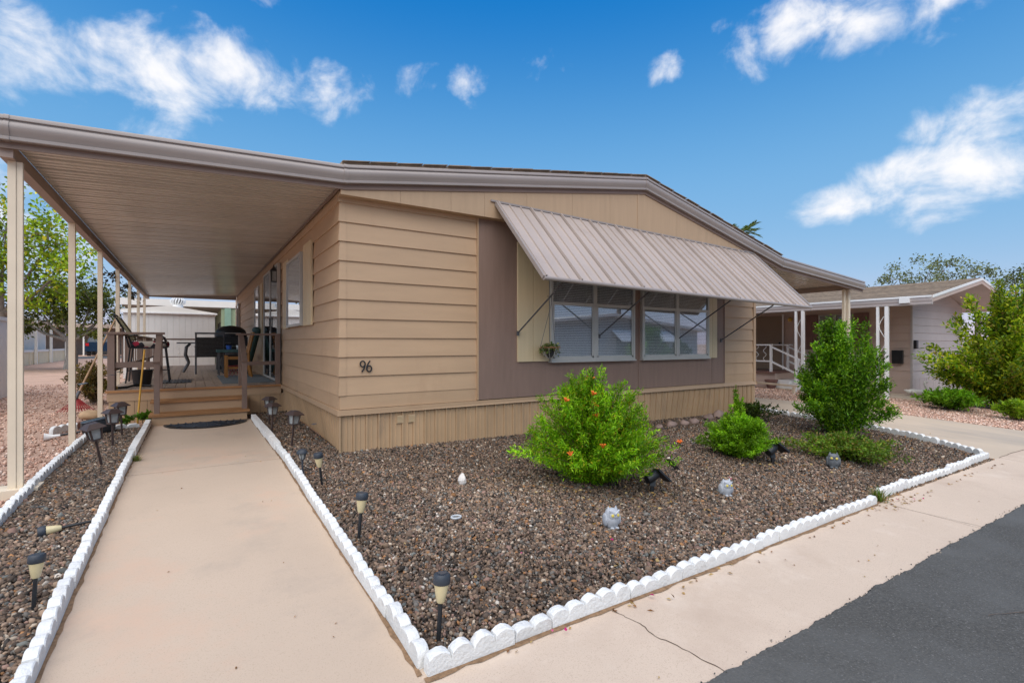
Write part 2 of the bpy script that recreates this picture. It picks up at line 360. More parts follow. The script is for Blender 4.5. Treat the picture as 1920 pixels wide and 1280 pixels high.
# concrete ribbon along the street, poured in slabs
rib = bpy.data.objects.new('sidewalk', None); fin(rib, None, Vector((0, -3.9, zg(0, -3.9)))); rib['kind'] = 'structure'
cuts = [-14, -8, -2.6, 3.64, 6.98, 10.2, 14, 20, 30]
for a, c in zip(cuts, cuts[1:]): sheet('concrete_slab', a + .004, c - .004, -4.5, -3.60 if c < 3 or a > 10 else -3.49, 0, conc_pink, rib, thick=.06, step=2)
# wandering cracks at two of the joints, a dark sunken line
def crack(name, pts, wd, parent):
    b = MB(); vs = []; fs = []
    P = [Vector((x, y)) for x, y in pts]; Q = [P[0]]
    for p, q in zip(P, P[1:]):
        for k in range(1, 7): 
            t = p.lerp(q, k / 6); Q.append(t + Vector((random.uniform(-1, 1), random.uniform(-1, 1))) * .006 if k < 6 else t)
    for i, p in enumerate(Q):
        d = (Q[min(i + 1, len(Q) - 1)] - Q[max(0, i - 1)]).normalized(); nn = Vector((-d.y, d.x)) * wd * random.uniform(.35, 1) / 2
        for s in (1, -1): t = p + nn * s; vs.append((t.x, t.y, zg(t.x, t.y) + .0022))
        if i: k = 2 * i; fs.append((k - 2, k - 1, k + 1, k))
    return mk(name, b.add(vs, fs), joint, parent)
for pts_ in ([(3.2, -4.75), (3.6, -4.9), (3.9, -4.85), (4.4, -5.1)], [(2.0, -4.6), (2.3, -4.72), (2.5, -4.7)], [(5.2, -4.7), (5.6, -5.0), (6.3, -5.05)], [(1.6, -4.95), (1.9, -5.0), (2.2, -4.95)]):
    c_ = crack('crack', pts_, .006, street); c_.location.z += .0165
crack('crack', [(.436, -3.61), (.47, -3.75), (.455, -3.85), (.50, -4.0), (.52, -4.17)], .006, rib)
crack('crack', [(3.61, -3.6), (3.65, -3.9), (3.69, -4.15)], .005, rib)
crack('crack', [(6.95, -3.5), (7.4, -3.49), (8.2, -3.52), (10.2, -3.5)], .01, rib)
# the front walk: slabs with a tooled joint
walk = bpy.data.objects.new('path', None); fin(walk, None, Vector((-1.16, 0, 0))); walk['kind'] = 'structure'
for a, c in ((-3.592, .085), (.10, 3.25)): sheet('concrete_slab', -1.80, -.555, a, c, .002, conc, walk, thick=.06)
drive = bpy.data.objects.new('driveway', None); fin(drive, None, Vector((9, 0, zg(9, 0)))); drive['kind'] = 'structure'
for a, c in ((-3.49, -.6), (-.585, 3.4), (3.415, 8), (8.015, 16)):
    sheet('concrete_slab', 6.2, 10.2, a, c, -.02 if c < 0 else -.02, conc_drive, drive, thick=.05)
ys_ = [-3.56, -3.4, -2.83, -2.4, -1.95, -.6, 0, .06]; b = MB(); vs = []
for y in ys_:
    xr = float(np.interp(y, [-3.5, -3.4, -2.83, -2.4, -1.95, -.6, .1], [6.80, 6.85, 7.24, 7.44, 7.55, 7.62, 7.63]))
    vs += [(x, y, zg(x, y) - .008) for x in (-.56, 0, xr * .5, xr)]
b.add(vs, [(4 * j + i, 4 * j + i + 1, 4 * j + i + 5, 4 * j + i + 4) for j in range(len(ys_) - 1) for i in range(3)]); mk('flower_bed', b, soil, kind='structure')
for nm, a in (('flower_bed', (-.56, .06, .02, 3.9)), ('flower_bed', (-2.40, -1.80, -3.6, 3.2))): sheet(nm, *a, -.008, soil)

# ------------------------------------------------------------------ gravel
def ico():
    p = (1 + 5 ** .5) / 2
    V = np.array([(-1, p, 0), (1, p, 0), (-1, -p, 0), (1, -p, 0), (0, -1, p), (0, 1, p), (0, -1, -p), (0, 1, -p), (p, 0, -1), (p, 0, 1), (-p, 0, -1), (-p, 0, 1)]) / 1.9
    Fc = np.array([(0, 11, 5), (0, 5, 1), (0, 1, 7), (0, 7, 10), (0, 10, 11), (1, 5, 9), (5, 11, 4), (11, 10, 2), (10, 7, 6), (7, 1, 8), (3, 9, 4), (3, 4, 2), (3, 2, 6), (3, 6, 8), (3, 8, 9), (4, 9, 5), (2, 4, 11), (6, 2, 10), (8, 6, 7), (9, 8, 1)])
    return V, Fc
def octa():
    return np.array([(1, 0, 0), (-1, 0, 0), (0, 1, 0), (0, -1, 0), (0, 0, 1), (0, 0, -1.)]), np.array([(0, 2, 4), (2, 1, 4), (1, 3, 4), (3, 0, 4), (2, 0, 5), (1, 2, 5), (3, 1, 5), (0, 3, 5)])
def rotm(n, tilt=1.0):
    q = rng.normal(0, 1, (n, 4)); q[:, 1:3] *= tilt; q /= np.linalg.norm(q, axis=1)[:, None]; w_, x, y, z = q.T
    return np.stack([np.stack([1 - 2 * (y * y + z * z), 2 * (x * y - z * w_), 2 * (x * z + y * w_)], 1), np.stack([2 * (x * y + z * w_), 1 - 2 * (x * x + z * z), 2 * (y * z - x * w_)], 1), np.stack([2 * (x * z - y * w_), 2 * (y * z + x * w_), 1 - 2 * (x * x + y * y)], 1)], 1)
def pebbles(name, X, Y, size, pal, wts, base, flat=.55, dz=.0, jag=.18):
    n = len(X); B, Fc = base; m = len(B)
    S = size * rng.lognormal(0, .32, n)
    sc = np.stack([S * rng.uniform(.7, 1.25, n), S * rng.uniform(.55, .95, n), S * rng.uniform(.4, .75, n)], 1)
    V = B[None] * (1 + rng.uniform(-jag, jag, (n, m, 1))) * sc[:, None, :]
    V = np.einsum('nij,nmj->nmi', rotm(n, flat), V)
    V += np.stack([X, Y, zgn(X, Y) + dz + rng.uniform(0, .010, n)], 1)[:, None, :]
    c = np.array(pal)[rng.choice(len(pal), n, p=np.array(wts) / sum(wts))] * rng.uniform(.6, 1.3, (n, 1)) * (1 + .16 * np.sin(X * 2.1 + 1.3 * np.sin(Y * 1.7)) * np.sin(Y * 2.6 + X))[:, None]
    Fa = (Fc[None] + (np.arange(n) * m)[:, None, None]).reshape(-1, 3)
    return npmesh(name, V.reshape(-1, 3), Fa, peb_m, None, np.repeat(c, m, 0))
PAL = [(.155, .106, .075), (.092, .067, .051), (.205, .14, .096), (.285, .20, .14), (.32, .16, .07), (.42, .34, .255), (.155, .14, .122), (.045, .037, .031), (.50, .44, .37), (.25, .155, .12), (.14, .145, .132)]
WTS = [24, 18, 20, 11, 3.5, 3.5, 9, 12, 1.6, 7, 3]
def scatter(n, x0, x1, y0, y1, ok=None):
    X = rng.uniform(x0, x1, n); Y = rng.uniform(y0, y1, n)
    if ok is not None: k = ok(X, Y); X, Y = X[k], Y[k]
    return X, Y
def kerbx(Y):   # right-hand edge of the bed
    return np.interp(Y, [-3.5, -3.4, -2.83, -2.4, -1.95, -.6, .1], [6.80, 6.85, 7.24, 7.44, 7.55, 7.62, 7.63])
inbed = lambda X, Y: (X < kerbx(Y) - .03)
dcam = lambda X, Y: np.hypot(X + 1.307, Y + 5.399)
X, Y = scatter(200000, -.5, 7.6, -3.50, .03, inbed); d = dcam(X, Y)
k = rng.uniform(0, 1, len(X)) < np.clip(4.2 / np.maximum(d, .1), .32, 1) ** 1.5; X, Y, d = X[k], Y[k], d[k]
n1 = d < 4.4
gl = 'dark mixed brown pebble gravel filling the bed before the house'
o = pebbles('gravel', X[n1], Y[n1], .0103, PAL, WTS, ico()); tag(o, 'brown pebble gravel covering the near part of the front bed', 'gravel'); o['kind'] = 'stuff'
o = pebbles('gravel', X[~n1], Y[~n1], .0120, PAL, WTS, octa()); tag(o, 'brown pebble gravel covering the bed beneath the front windows', 'gravel'); o['kind'] = 'stuff'
X, Y = scatter(7500, -.5, .03, 0, 3.85)
o = pebbles('gravel', X, Y, .015, PAL, WTS, octa()); tag(o, 'brown gravel strip between front walk and side of tan house', 'gravel'); o['kind'] = 'stuff'
X, Y = scatter(22000, -2.36, -1.86, -3.5, 3.15)
o = pebbles('gravel', X, Y, .0112, PAL, WTS, ico()); tag(o, 'brown gravel strip between front walk and white patio cover posts', 'gravel'); o['kind'] = 'stuff'
# crumbs of asphalt and sand along the ragged street edge
X = rng.uniform(.2, 9, 420); Y = -4.172 + rng.normal(0, .013, 420)
o = pebbles('asphalt_crumbs', X, Y, .0042, [(.06, .06, .058), (.12, .115, .105), (.36, .29, .22), (.22, .18, .14)], [4, 3, 2, 2], octa(), dz=.003); tag(o, 'crumbs of asphalt and sand along the street edge', 'crumbs'); o['kind'] = 'stuff'
PP = [(.56, .36, .27), (.46, .285, .215), (.64, .45, .35), (.34, .21, .16), (.68, .54, .45)]
X, Y = scatter(26000, -5.6, -2.46, -1.5, 14, lambda X, Y: rng.uniform(0, 1, len(X)) < np.clip(6 / dcam(X, Y), 0, 1) ** 1.3)
o = pebbles('pink_gravel', X, Y, .015, PP, [3, 3, 2, 2, 1], octa(), dz=-.03); tag(o, 'pink gravel yard outside the patio cover posts', 'gravel'); o['kind'] = 'stuff'
X, Y = scatter(26000, 10.22, 13.3, -3.6, 5)
o = pebbles('pink_gravel', X, Y, .017, PP, [3, 3, 2, 1, 2], octa(), dz=-.03); tag(o, 'pink gravel strip between driveway and mauve neighbouring house', 'gravel'); o['kind'] = 'stuff'

# ================================================================== HOUSE
house = thing('mobile_home', 'tan mobile home with lap siding, brown window wall and low gable, number 96', 'house', (3.8, 0, 0))
LAP = .2045; Z0 = .403; HW = 7.56; HL = 15.0
mk('wall', MB().box(.012, HW - .012, .012, HL, .40, 2.80), tan, house)
def lap_board(L, axis, top=.2045):
    """bevelled lap board, thick butt edge at the bottom"""
    p = [(-.002, 0.), (-.021, 0.), (-.022, .004), (-.005, top + .012), (-.002, top + .012)]
    b = MB()
    return b.sweep(p, (0, 0, 0), (L, 0, 0), (0, 1, 0)) if axis == 'x' else b.sweep(p, (0, L, 0), (0, 0, 0), (1, 0, 0))
def boards(parent, L, axis, loc, n, z0, name='siding_board', mat=tan, lap=LAP):
    src = None
    for i in range(n):
        z = z0 + i * lap
        if src is None:
            b = lap_board(L, axis, lap); b.v = [(x + loc[0], y + loc[1], zz + z) for x, y, zz in b.v]; src = mk(name, b, mat, parent)
        else: inst(src, parent, (0, 0, i * lap))
boards(house, 1.575, 'x', (.062, .012, 0), 11, Z0 + LAP)
boards(house, .895, 'x', (6.605, .012, 0), 11, Z0 + LAP)
boards(house, 14.9, 'y', (.012, .062, 0), 11, Z0 + LAP)
# corner caps, one to a lap
src = None
for i in range(11):
    z = Z0 + (i + 1) * LAP
    if src is None:
        b = MB(); p = [(.066, .012), (.066, -.016), (-.016, -.016), (-.016, .066), (.012, .066), (.012, .012)]
        q = [(.066, .012), (.066, .001), (.001, .001), (.001, .066), (.012, .066), (.012, .012)]
        n = 6; b.add([(x, y, z) for x, y in p] + [(x, y, z + LAP + .004) for x, y in q], [tuple(range(n)), tuple(range(n, 2 * n))[::-1]] + [(k, k + n, (k + 1) % n + n, (k + 1) % n) for k in range(n)])
        src = mk('corner_cap', b, tan, house)
    else: inst(src, house, (0, 0, i * LAP))
mk('corner_cap', MB().box(7.50, 7.575, -.016, .05, Z0 + .06, 2.70), tan, house)
# flat starter board and projecting base trim
mk('starter_board', MB().box(.0, 1.64, -.004, .011, .462, Z0 + LAP + .02), tan, house)
mk('starter_board', MB().box(-.004, .011, .012, 14.9, .462, Z0 + LAP + .02), tan, house)
mk('starter_board', MB().box(6.6, 7.56, -.004, .011, .462, Z0 + LAP + .02), tan, house)
mk('base_trim', MB().prism([(-.03, -.03, .40), (HW + .03, -.03, .40), (HW + .03, -.03, .455), (HW + .02, -.006, .468), (-.006, -.006, .468), (-.03, -.03, .455)][:4] + [(-.03, -.03, .455)], (0, .04, 0)), tan, house)
mk('base_trim', MB().box(-.0295, .0105, .0101, HL, .4005, .458), tan, house)
mk('base_trim', MB().box(HW - .01, HW + .0295, .0101, 6, .4005, .458), tan, house)
# vertical stop between laps and window wall
mk('stop_bead', MB().box(1.636, 1.652, -.032, .011, .47, 2.70), tan, house)
mk('stop_bead', MB().box(6.585, 6.601, -.032, .011, .47, 2.70), purple, house)
for a, c in ((1.653, 4.447), (4.475, 6.24), (6.248, 6.584)): mk('accent_panel', MB().box(a, c, -.022, .011, .47, 2.72), purple, house)
mk('panel_batten', MB().box(4.440, 4.482, -.030, -.0225, .47, 2.72), purple, house)
# skirting: ribbed panels, a little out of plumb here and there
def skirt_mesh(wd, h):
    p = [(0, .008), (.006, -.018), (.020, -.018), (.026, 0), (wd * .55 - .009, 0), (wd * .55 - .004, -.007), (wd * .55 + .004, -.007), (wd * .55 + .009, 0), (wd - .002, 0), (wd - .002, .012), (0, .012)]
    return MB().prism([(x, y, 0) for x, y in p], (0, 0, h))
SW = .1355; sk = None
hS = .62
for i in range(56):
    x = i * SW + .002
    lean = .16 * math.exp(-((x - 5.6) / .9) ** 2)
    if sk is None:
        b = skirt_mesh(SW, hS); b.v = [(a, y, z - hS) for a, y, z in b.v]; me = bpy.data.meshes.new('skirt_panel'); me.from_pydata(b.v, [], b.f); me.materials.append(tan_skirt); sk = me
    o = bpy.data.objects.new('skirt_panel', sk); fin(o, house, Vector((x, .012, .3995))); o.rotation_euler = (lean, 0, 0)
for i in range(29):
    y = i * SW + .012
    lean = .24 * max(0, math.sin(min(1, y / 3.9) * math.pi)) ** .8
    o = bpy.data.objects.new('skirt_panel', sk); fin(o, house, Vector((.022, y + SW, .3995))); o.rotation_euler = Matrix.Rotation(-rad(90), 4, 'Z').to_euler() if lean < .01 else (Matrix.Rotation(-rad(90), 4, 'Z') @ Matrix.Rotation(lean, 4, 'X')).to_euler()
for i in range(28):
    o = bpy.data.objects.new('skirt_panel', sk); fin(o, house, Vector((HW - .02, i * .16 + .02, .3995))); o.rotation_euler = (0, 0, rad(90))
mk('skirt_corner', MB().box(-.004, .024, -.006, .026, -.15, .3995), tan_skirt, house)
for x in (.62, .755):    # two louvred vents near the top of the skirting
    mk('vent', MB().box(x, x + .085, -.004, .013, .265, .355), tan_skirt, house)
    vt = house.children[-1]
    for k in range(6): mk('louvre', MB().bar((x + .006, -.006, .275 + k * .014), (x + .079, -.006, .275 + k * .014), .006, .005), cream, [c for c in house.children if c.name.startswith('vent')][-1])
# gable: overhangs the wall, boards with narrow joints
AX, AZ, EZL, EX, EZR = 4.45, 3.47, 2.80, 8.20, 2.62      # apex and eaves: underside of the rake gutter
def rk(x): return EZL + (AZ - EZL) * x / AX if x < AX else AZ + (EZR - AZ) * (x - AX) / (EX - AX)
cuts = [-.02, .62, 1.23, 1.68, 2.30, 3.05, 3.75, 4.32, 5.2, 6.1, 6.9, 7.58]
for a, c in zip(cuts, cuts[1:]):
    xs_ = [a + .0015] + ([AX] if a < AX < c else []) + [c - .0015]
    poly = [(a + .0015, -.13, 2.70), (c - .0015, -.13, 2.70)] + [(x, -.13, rk(x) + .06) for x in xs_[::-1]]
    mk('gable_panel', MB().prism(poly, (0, .03, 0)), tan_gable, house)
mk('gable_batten', MB().box(4.305, 4.335, -.137, -.1305, 2.70, rk(4.32) + .03), tan_gable, house)
mk('soffit', MB().box(-.02, 7.58, -.0995, .0, 2.7005, 2.73), tan_gable, house)
mk('gable_back', MB().prism([(0, -.099, 2.731), (HW, -.099, 2.731), (HW, -.099, rk(HW) + .05), (AX, -.099, AZ + .05), (0, -.099, EZL + .05)], (0, .1, 0)), tan_gable, house)
# roof slopes with a row of shingles along the rake
for (xa, za), (xb, zb) in (((-.02, EZL + .19), (AX, AZ + .19)), ((AX, AZ + .19), (EX, EZR + .19))):
    mk('roof_slope', MB().prism([(xa, -.16, za), (xb, -.16, zb), (xb, -.16, zb + .03), (xa, -.16, za + .03)], (0, HL + .3, 0)), shingle, house)
    L = math.hypot(xb - xa, zb - za); k = int(L / .30); src = None
    for i in range(k):
        t = i / k; x = xa + (xb - xa) * t; z = za + (zb - za) * t
        b = MB().bar((x, -.045 + random.uniform(-.010, .010), z + .034), (x + (xb - xa) / k * .96, -.045, z + (zb - za) / k * .96 + .038), .30, random.uniform(.006, .011))
        mk('shingle', b, shingle, house)
# rake gutters
GP = [(0, 0), (-.055, 0), (-.060, .005), (-.060, .026), (-.054, .031), (-.046, .033), (-.052, .048), (-.064, .070), (-.072, .094), (-.072, .116), (-.063, .136), (-.050, .148), (-.050, .154), (-.064, .157), (-.064, .178), (-.056, .190), (0, .190)]
def gut(parent, P, Q, name='rake_gutter', U=(0, 1, 0)):
    return mk(name, MB().sweep(GP, P, Q, U), gutter_m, parent, smooth=35)
gut(house, (.0, -.131, EZL), (AX, -.131, AZ)); gut(house, (AX, -.131, AZ), (EX, -.131, EZR))
for x in (AX, EX, .02):
    z = rk(x); k = 1.06
    mk('gutter_joint', MB().sweep([(a * k - .003, c_ * 1.02 - .002) for a, c_ in GP], (x - .022, -.131, z - .003 if x > 4 else z), (x + .022, -.131, z - .003 if x > 4 else z), (0, 1, 0)), gutter_m, house, smooth=35)
for P, Q in (((.0, -.132, EZL), (AX, -.132, AZ)), ((AX, -.132, AZ), (EX, -.132, EZR))):
    mk('rake_fascia', MB().sweep([(0, -.055), (-.012, -.055), (-.012, -.001), (0, -.001)], P, Q, (0, 1, 0)), gutter_d, house)

# ---------------- windows
def window(parent, axis, a0, a1, z0, z1, rail, base, cols=1, blind=True, name='window', out=-1, gm=None, fr=.035):
    """aluminium window standing proud of the wall; axis 'x' = front wall (faces -Y), 'y' = side wall (faces -X)"""
    def B(u0, u1, d0, d1, zz0, zz1): return MB().box(u0, u1, base - d1, base - d0, zz0, zz1) if axis == 'x' else MB().box(base - d1, base - d0, u0, u1, zz0, zz1)
    wn = mk(name, B(a0, a1, 0, .004, z0, z1), dark, parent)
    f = fr; W_ = (a1 - a0) / cols
    for u0, u1, zz0, zz1 in ((a0, a1, z0, z0 + f), (a0, a1, z1 - f, z1), (a0, a0 + f, z0 + f, z1 - f), (a1 - f, a1, z0 + f, z1 - f)):
        mk('frame', B(u0, u1, .0045, .058, zz0, zz1), alu, wn)
    for c in range(1, cols): mk('mullion', B(a0 + W_ * c - .03, a0 + W_ * c + .03, .0045, .056, z0 + f, z1 - f), alu, wn)
    for c in range(cols):
        u0 = a0 + W_ * c + (f if c == 0 else .031); u1 = a0 + W_ * (c + 1) - (f if c == cols - 1 else .031)
        segs = [(z0 + f, z1 - f)]
        if rail:
            mk('meeting_rail', B(u0, u1, .030, .052, rail - .022, rail + .022), alu, wn)
            segs = [(z0 + f, rail - .022), (rail + .022, z1 - f)]
        for i, (s0, s1) in enumerate(segs):
            if rail and i == 0:
                for q0, q1, r0, r1 in ((u0, u0 + .026, s0, s1), (u1 - .026, u1, s0, s1), (u0, u1, s0, s0 + .026)):
                    mk('sash', B(q0, q1, .0301, .050, r0, r1), alu, wn)
            dd = .040 if i == 0 else .034
            pn = mk('pane', B(u0 + .001, u1 - .001, dd, dd + .004, s0, s1), gm or glass, wn)
        if blind:
            b = MB(); z = z0 + f + .012
            while z < z1 - f - .005:
                if axis == 'x': b.bar((u0 + .01, base - .0165, z), (u1 - .01, base - .0165, z), .0215, .0014, (0, 1.5, -1))
                else: b.bar((base - .0165, u0 + .01, z), (base - .0165, u1 - .01, z), .0215, .0014, (1.5, 0, -1))
                z += .0235
            for uu in (u0 + .1, u1 - .1):
                if axis == 'x': b.bar((uu, base - .0165, z0 + f), (uu, base - .0165, z1 - f), .004, .003)
            mk('blind', b, blind_m, wn, kind='stuff')
    return wn
for a, c in ((2.73, 4.315), (4.475, 6.10)): window(house, 'x', a, c, .925, 2.28, 1.705, -.0225, 2)
for a, c in ((2.73, 4.315), (4.475, 6.10)): mk('sill', MB().box(a - .01, c + .01, -.10, -.0225, .905, .9245), alu, house)
def shutter(axis, a0, a1, z0, z1, base, grooves):
    e = [a0] + grooves + [a1]
    s = None
    for u0, u1 in zip(e, e[1:]):
        bb = MB().box(u0, u1 - .006, base - .026, base, z0, z1) if axis == 'x' else MB().box(base - .026, base, u0, u1 - .006, z0, z1)
        if s is None: s = mk('shutter', bb, cream, house)
        else: mk('shutter_board', bb, cream, s)
shutter('x', 2.22, 2.722, .925, 2.47, -.0225, [2.46]); shutter('x', 6.11, 6.36, .915, 2.47, -.0225, [6.235])
# side wall: sliding door, windows
window(house, 'y', 1.90, 3.10, 1.41, 2.42, None, -.011, 1, True)
shutter('y', 1.34, 1.875, 1.40, 2.49, -.011, [1.52, 1.70]); shutter('y', 3.125, 3.66, 1.40, 2.49, -.011, [3.30, 3.48])
window(house, 'y', 7.05, 7.90, 1.33, 2.46, None, -.011, 1, True)
shutter('y', 6.63, 7.03, 1.32, 2.48, -.011, [6.83]); shutter('y', 7.92, 8.32, 1.32, 2.48, -.011, [8.12])
window(house, 'y', 12.9, 13.6, 1.4, 2.45, None, -.011, 1, False)
dr = window(house, 'y', 4.08, 6.10, .50, 2.56, None, -.011, 2, False, 'sliding_door', gm=glass_d, fr=.032)
mk('handle', MB().box(-.085, -.07, 5.0, 5.03, 1.4, 1.65), blackm, dr)
# house number
def stroke(pts, r=.0085):
    b = MB(); b.tube(pts, r, 6); b.v = [(x, -.022 + (y + .022) * .6, z) for x, y, z in b.v]; return b
def digit(cx_, cz, flip):
    pts = []
    for k in range(17):
        t = 2 * math.pi * k / 16; pts.append((math.cos(t) * .026, math.sin(t) * .031 + .026))
    pts = pts[8:] + pts[1:9]
    tail = [(.026, .024), (.022, -.004), (.008, -.034), (-.010, -.060)]
    out = []
    for s in (pts, tail):
        q = [((x, z) if not flip else (-x, -z)) for x, z in s]
        out.append([(cx_ + x, -.024, cz + z) for x, z in q])
    b = stroke(out[0]); t = stroke(out[1], .009); return b.add(t.v, t.f)
mk('house_number_digit', digit(.235, .915, False), black, house, smooth=50)
mk('house_number_digit', digit(.305, .915, True), black, house, smooth=50)
# carriage lantern by the door
ln = mk('wall_lantern', MB().box(-.03, -.011, 4.13, 4.19, 2.28, 2.42).bar((-.02, 4.16, 2.36), (-.11, 4.16, 2.44), .015, .015).box(-.17, -.05, 4.10, 4.22, 2.42, 2.44).lathe([(.06, 2.44), (.012, 2.50), (.004, 2.54)], 8, (-.11, 4.16, 0)).box(-.16, -.06, 4.11, 4.21, 2.23, 2.245), blackm, house)
mk('lantern_glass', MB().box(-.145, -.075, 4.125, 4.195, 2.246, 2.418), lens_g, ln)
for a in (-.155, -.068):
    for c in (4.112, 4.200): mk('lantern_bar', MB().box(a, a + .01, c, c + .01, 2.245, 2.42), blackm, ln)

# ------------------------------------------------------------------ window awning
aw = thing('window_awning', 'mauve grey ribbed metal awning over the front window pair', 'awning', (4.5, -.13, 1.8))
aP, aQ = Vector((0, -.137, 2.845)), Vector((0, -1.16, 1.815)); dv = aQ - aP; Ld = dv.length; dn = dv.normalized(); nn = Vector((1, 0, 0)).cross(dn); nn = -nn if nn.z < 0 else nn
na = 11; wd = (7.24 - 1.83) / na; src = None
for i in range(na):
    x = 1.83 + i * wd
    if src is None:
        p = []
        for k in range(3):
            u = k * wd / 3; hgt = .030 if k == 0 else .017; wr = .016 if k == 0 else .014
            p += [(u, 0), (u + .002, hgt), (u + wr, hgt), (u + wr + .003, 0)]
        p += [(wd - .011, 0)]
        top = [Vector((x + a, 0, 0)) + nn * h + aP for a, h in p]; bot = [Vector((x + a, 0, 0)) + nn * (h - .004) + aP for a, h in p][::-1]
        src = mk('awning_panel', MB().prism(top + bot, dv), awn_m, aw)
    else: inst(src, aw, (i * wd, 0, 0))
mk('front_rail', MB().tube([(1.81, aQ.y, aQ.z - .012), (7.26, aQ.y, aQ.z - .012)], .024, 8), gutter_m, aw, smooth=50)
for x in (1.815, 7.255): mk('side_rail', MB().bar((x, aP.y, aP.z - .004), (x, aQ.y, aQ.z - .004), .030, .045), gutter_m, aw)
mk('wall_rail', MB().bar((1.74, -.14, 2.855), (7.28, -.14, 2.855), .022, .022), gutter_m, aw)
for x in (2.22, 3.62, 5.34, 6.46):
    mk('arm', MB().tube([(x, -.05, 1.25), (x - .02, aQ.y + .10, aQ.z + .03)], .010, 6), greym, aw, smooth=50)
    mk('arm_bracket', MB().box(x - .015, x + .015, -.07, -.0495, 1.22, 1.28), greym, aw)
aw.rotation_euler = (0, .0185, 0)
# ------------------------------------------------------------------ patio cover on the near side
pc = thing('patio_cover', 'long flat metal patio cover on cream posts beside the tan house', 'patio cover', (-2.48, 0, 0))
PW = .30; nP = 48
def zc(x): return 2.80 + .045 * x      # underside of the pans, falling outwards
def pan(x0, x1, y, fz, flip=1):
    p = [(0, .050), (.022, .050), (.034, 0), (.096, 0), (.104, .032), (.122, .032), (.130, 0), (.186, 0), (.194, .032), (.212, .032), (.220, 0), (.266, 0), (.278, .050), (.2985, .050)]
    q = p + [(a, b + .004) for a, b in p[::-1]]
    return MB().prism([(x0, y + a, fz(x0) + b) for a, b in q], (x1 - x0, 0, fz(x1) - fz(x0)))
src = None
for i in range(nP):
    if src is None: src = mk('roof_panel', pan(-.004, -2.46, -.12, zc), pan_m, pc)
    else: inst(src, pc, (0, PW * i, 0))
bz = zc(-2.48)
mk('outer_beam', MB().box(-2.545, -2.465, -.11, 14.3, bz - .105, bz + .002), beam_m, pc)
mk('inner_ledger', MB().box(-.03, -.0225, -.10, 14.3, 2.755, 2.795), gutter_d, pc)
gut(pc, (-2.56, -.131, 2.69), (.0, -.131, EZL), 'front_gutter')
mk('front_fascia', MB().sweep([(0, -.05), (-.012, -.05), (-.012, -.001), (0, -.001)], (-2.56, -.132, 2.69), (0, -.132, EZL), (0, 1, 0)), gutter_d, pc)
mk('gutter_joint', MB().sweep([(a * 1.05 - .003, c_ * 1.02 - .002) for a, c_ in GP], (-2.50, -.131, 2.692), (-2.47, -.131, 2.693), (0, 1, 0)), gutter_m, pc, smooth=35)
mk('side_gutter', MB().sweep(GP, (-2.548, -.12, 2.675), (-2.548, 14.3, 2.675), (1, 0, 0)), gutter_m, pc, smooth=35)
mk('rear_fascia', MB().box(-2.5, -.02, 14.30, 14.33, 2.66, 2.83), gutter_m, pc)
mk('roof_skin', MB().prism([(-2.5, -.12, zc(-2.5) + .056), (-.01, -.12, zc(0) + .056), (-.01, -.12, zc(0) + .07), (-2.5, -.12, zc(-2.5) + .07)], (0, 14.4, 0)), pan_m, pc)
def post(y, dbl=False, x=-2.505, parent=pc, ztop=bz - .106, m=None):
    g0 = zg(x, y) - .04
    for k, dx in enumerate((.012, .056) if dbl else (0,)):
        w_ = (.024, .018)[k] if dbl else .030
        p = [(-w_, -w_), (w_, -w_), (w_, -.010), (w_ - .010, -.010), (w_ - .010, .010), (w_, .010), (w_, w_), (-w_, w_)]
        mk('post', MB().prism([(x + dx + a, y + b, g0) for a, b in p], (0, 0, ztop - g0)), m or post_m, parent)
for i, y in enumerate((.0, 2.38, 4.52, 6.66, 8.78, 10.95, 12.95)): post(y, i == 0)
mk('post_foot', MB().box(-2.60, -2.33, -.09, .12, -.04, .03), post_m, pc)
# dark leafy garland under the outer beam
def leafset(P, D, L, W, pal, wts, fold=.25, curl=.15, tint=None):
    """folded six-point leaves at points P, pointing along D"""
    n = len(P); D = D / np.linalg.norm(D, axis=1)[:, None]
    up = rng.normal(0, 1, (n, 3)) * .55 + np.array([0, 0, 1.]); S = np.cross(D, up); S /= np.linalg.norm(S, axis=1)[:, None] + 1e-9; U = np.cross(S, D)
    L = L * rng.uniform(.6, 1.3, (n, 1)); W = W * rng.uniform(.6, 1.3, (n, 1))
    mid = P + D * L * .5
    V = np.stack([P, mid + S * W + U * W * fold, P + D * L - U * L * curl, mid - S * W + U * W * fold], 1)
    c = np.array(pal)[rng.choice(len(pal), n, p=np.array(wts) / sum(wts))] * rng.uniform(.7, 1.3, (n, 1))
    if tint is not None: c = c * tint[:, None]
    Fq = np.array([(0, 1, 2, 3)])[None] + (np.arange(n) * 4)[:, None, None]
    return V.reshape(-1, 3), Fq.reshape(-1, 4), np.repeat(c, 4, 0)
n = 230; yy = 5.6 + rng.uniform(0, 1, n) * 6.8; P = np.stack([-2.58 + rng.normal(0, .035, n), yy, 2.46 + .07 * np.sin(yy * 2.9) - .13 * rng.uniform(0, 1, n) ** 2], 1)
V, Fq, c = leafset(P, rng.normal(0, 1, (n, 3)), .07, .025, [(.03, .03, .025), (.06, .05, .03)], [1, 1])
gar = thing('garland', 'dark leafy garland strung along the patio cover beam', 'garland', (-2.58, 9, 2.3))
mk('string', MB().tube([(-2.58, 5.5 + i * .3, 2.49 + .06 * math.sin((5.5 + i * .3) * 2.9)) for i in range(24)], .005, 5), blackm, gar)
npmesh('leaves', V, Fq, dull_leaf, gar, c, kind='stuff')

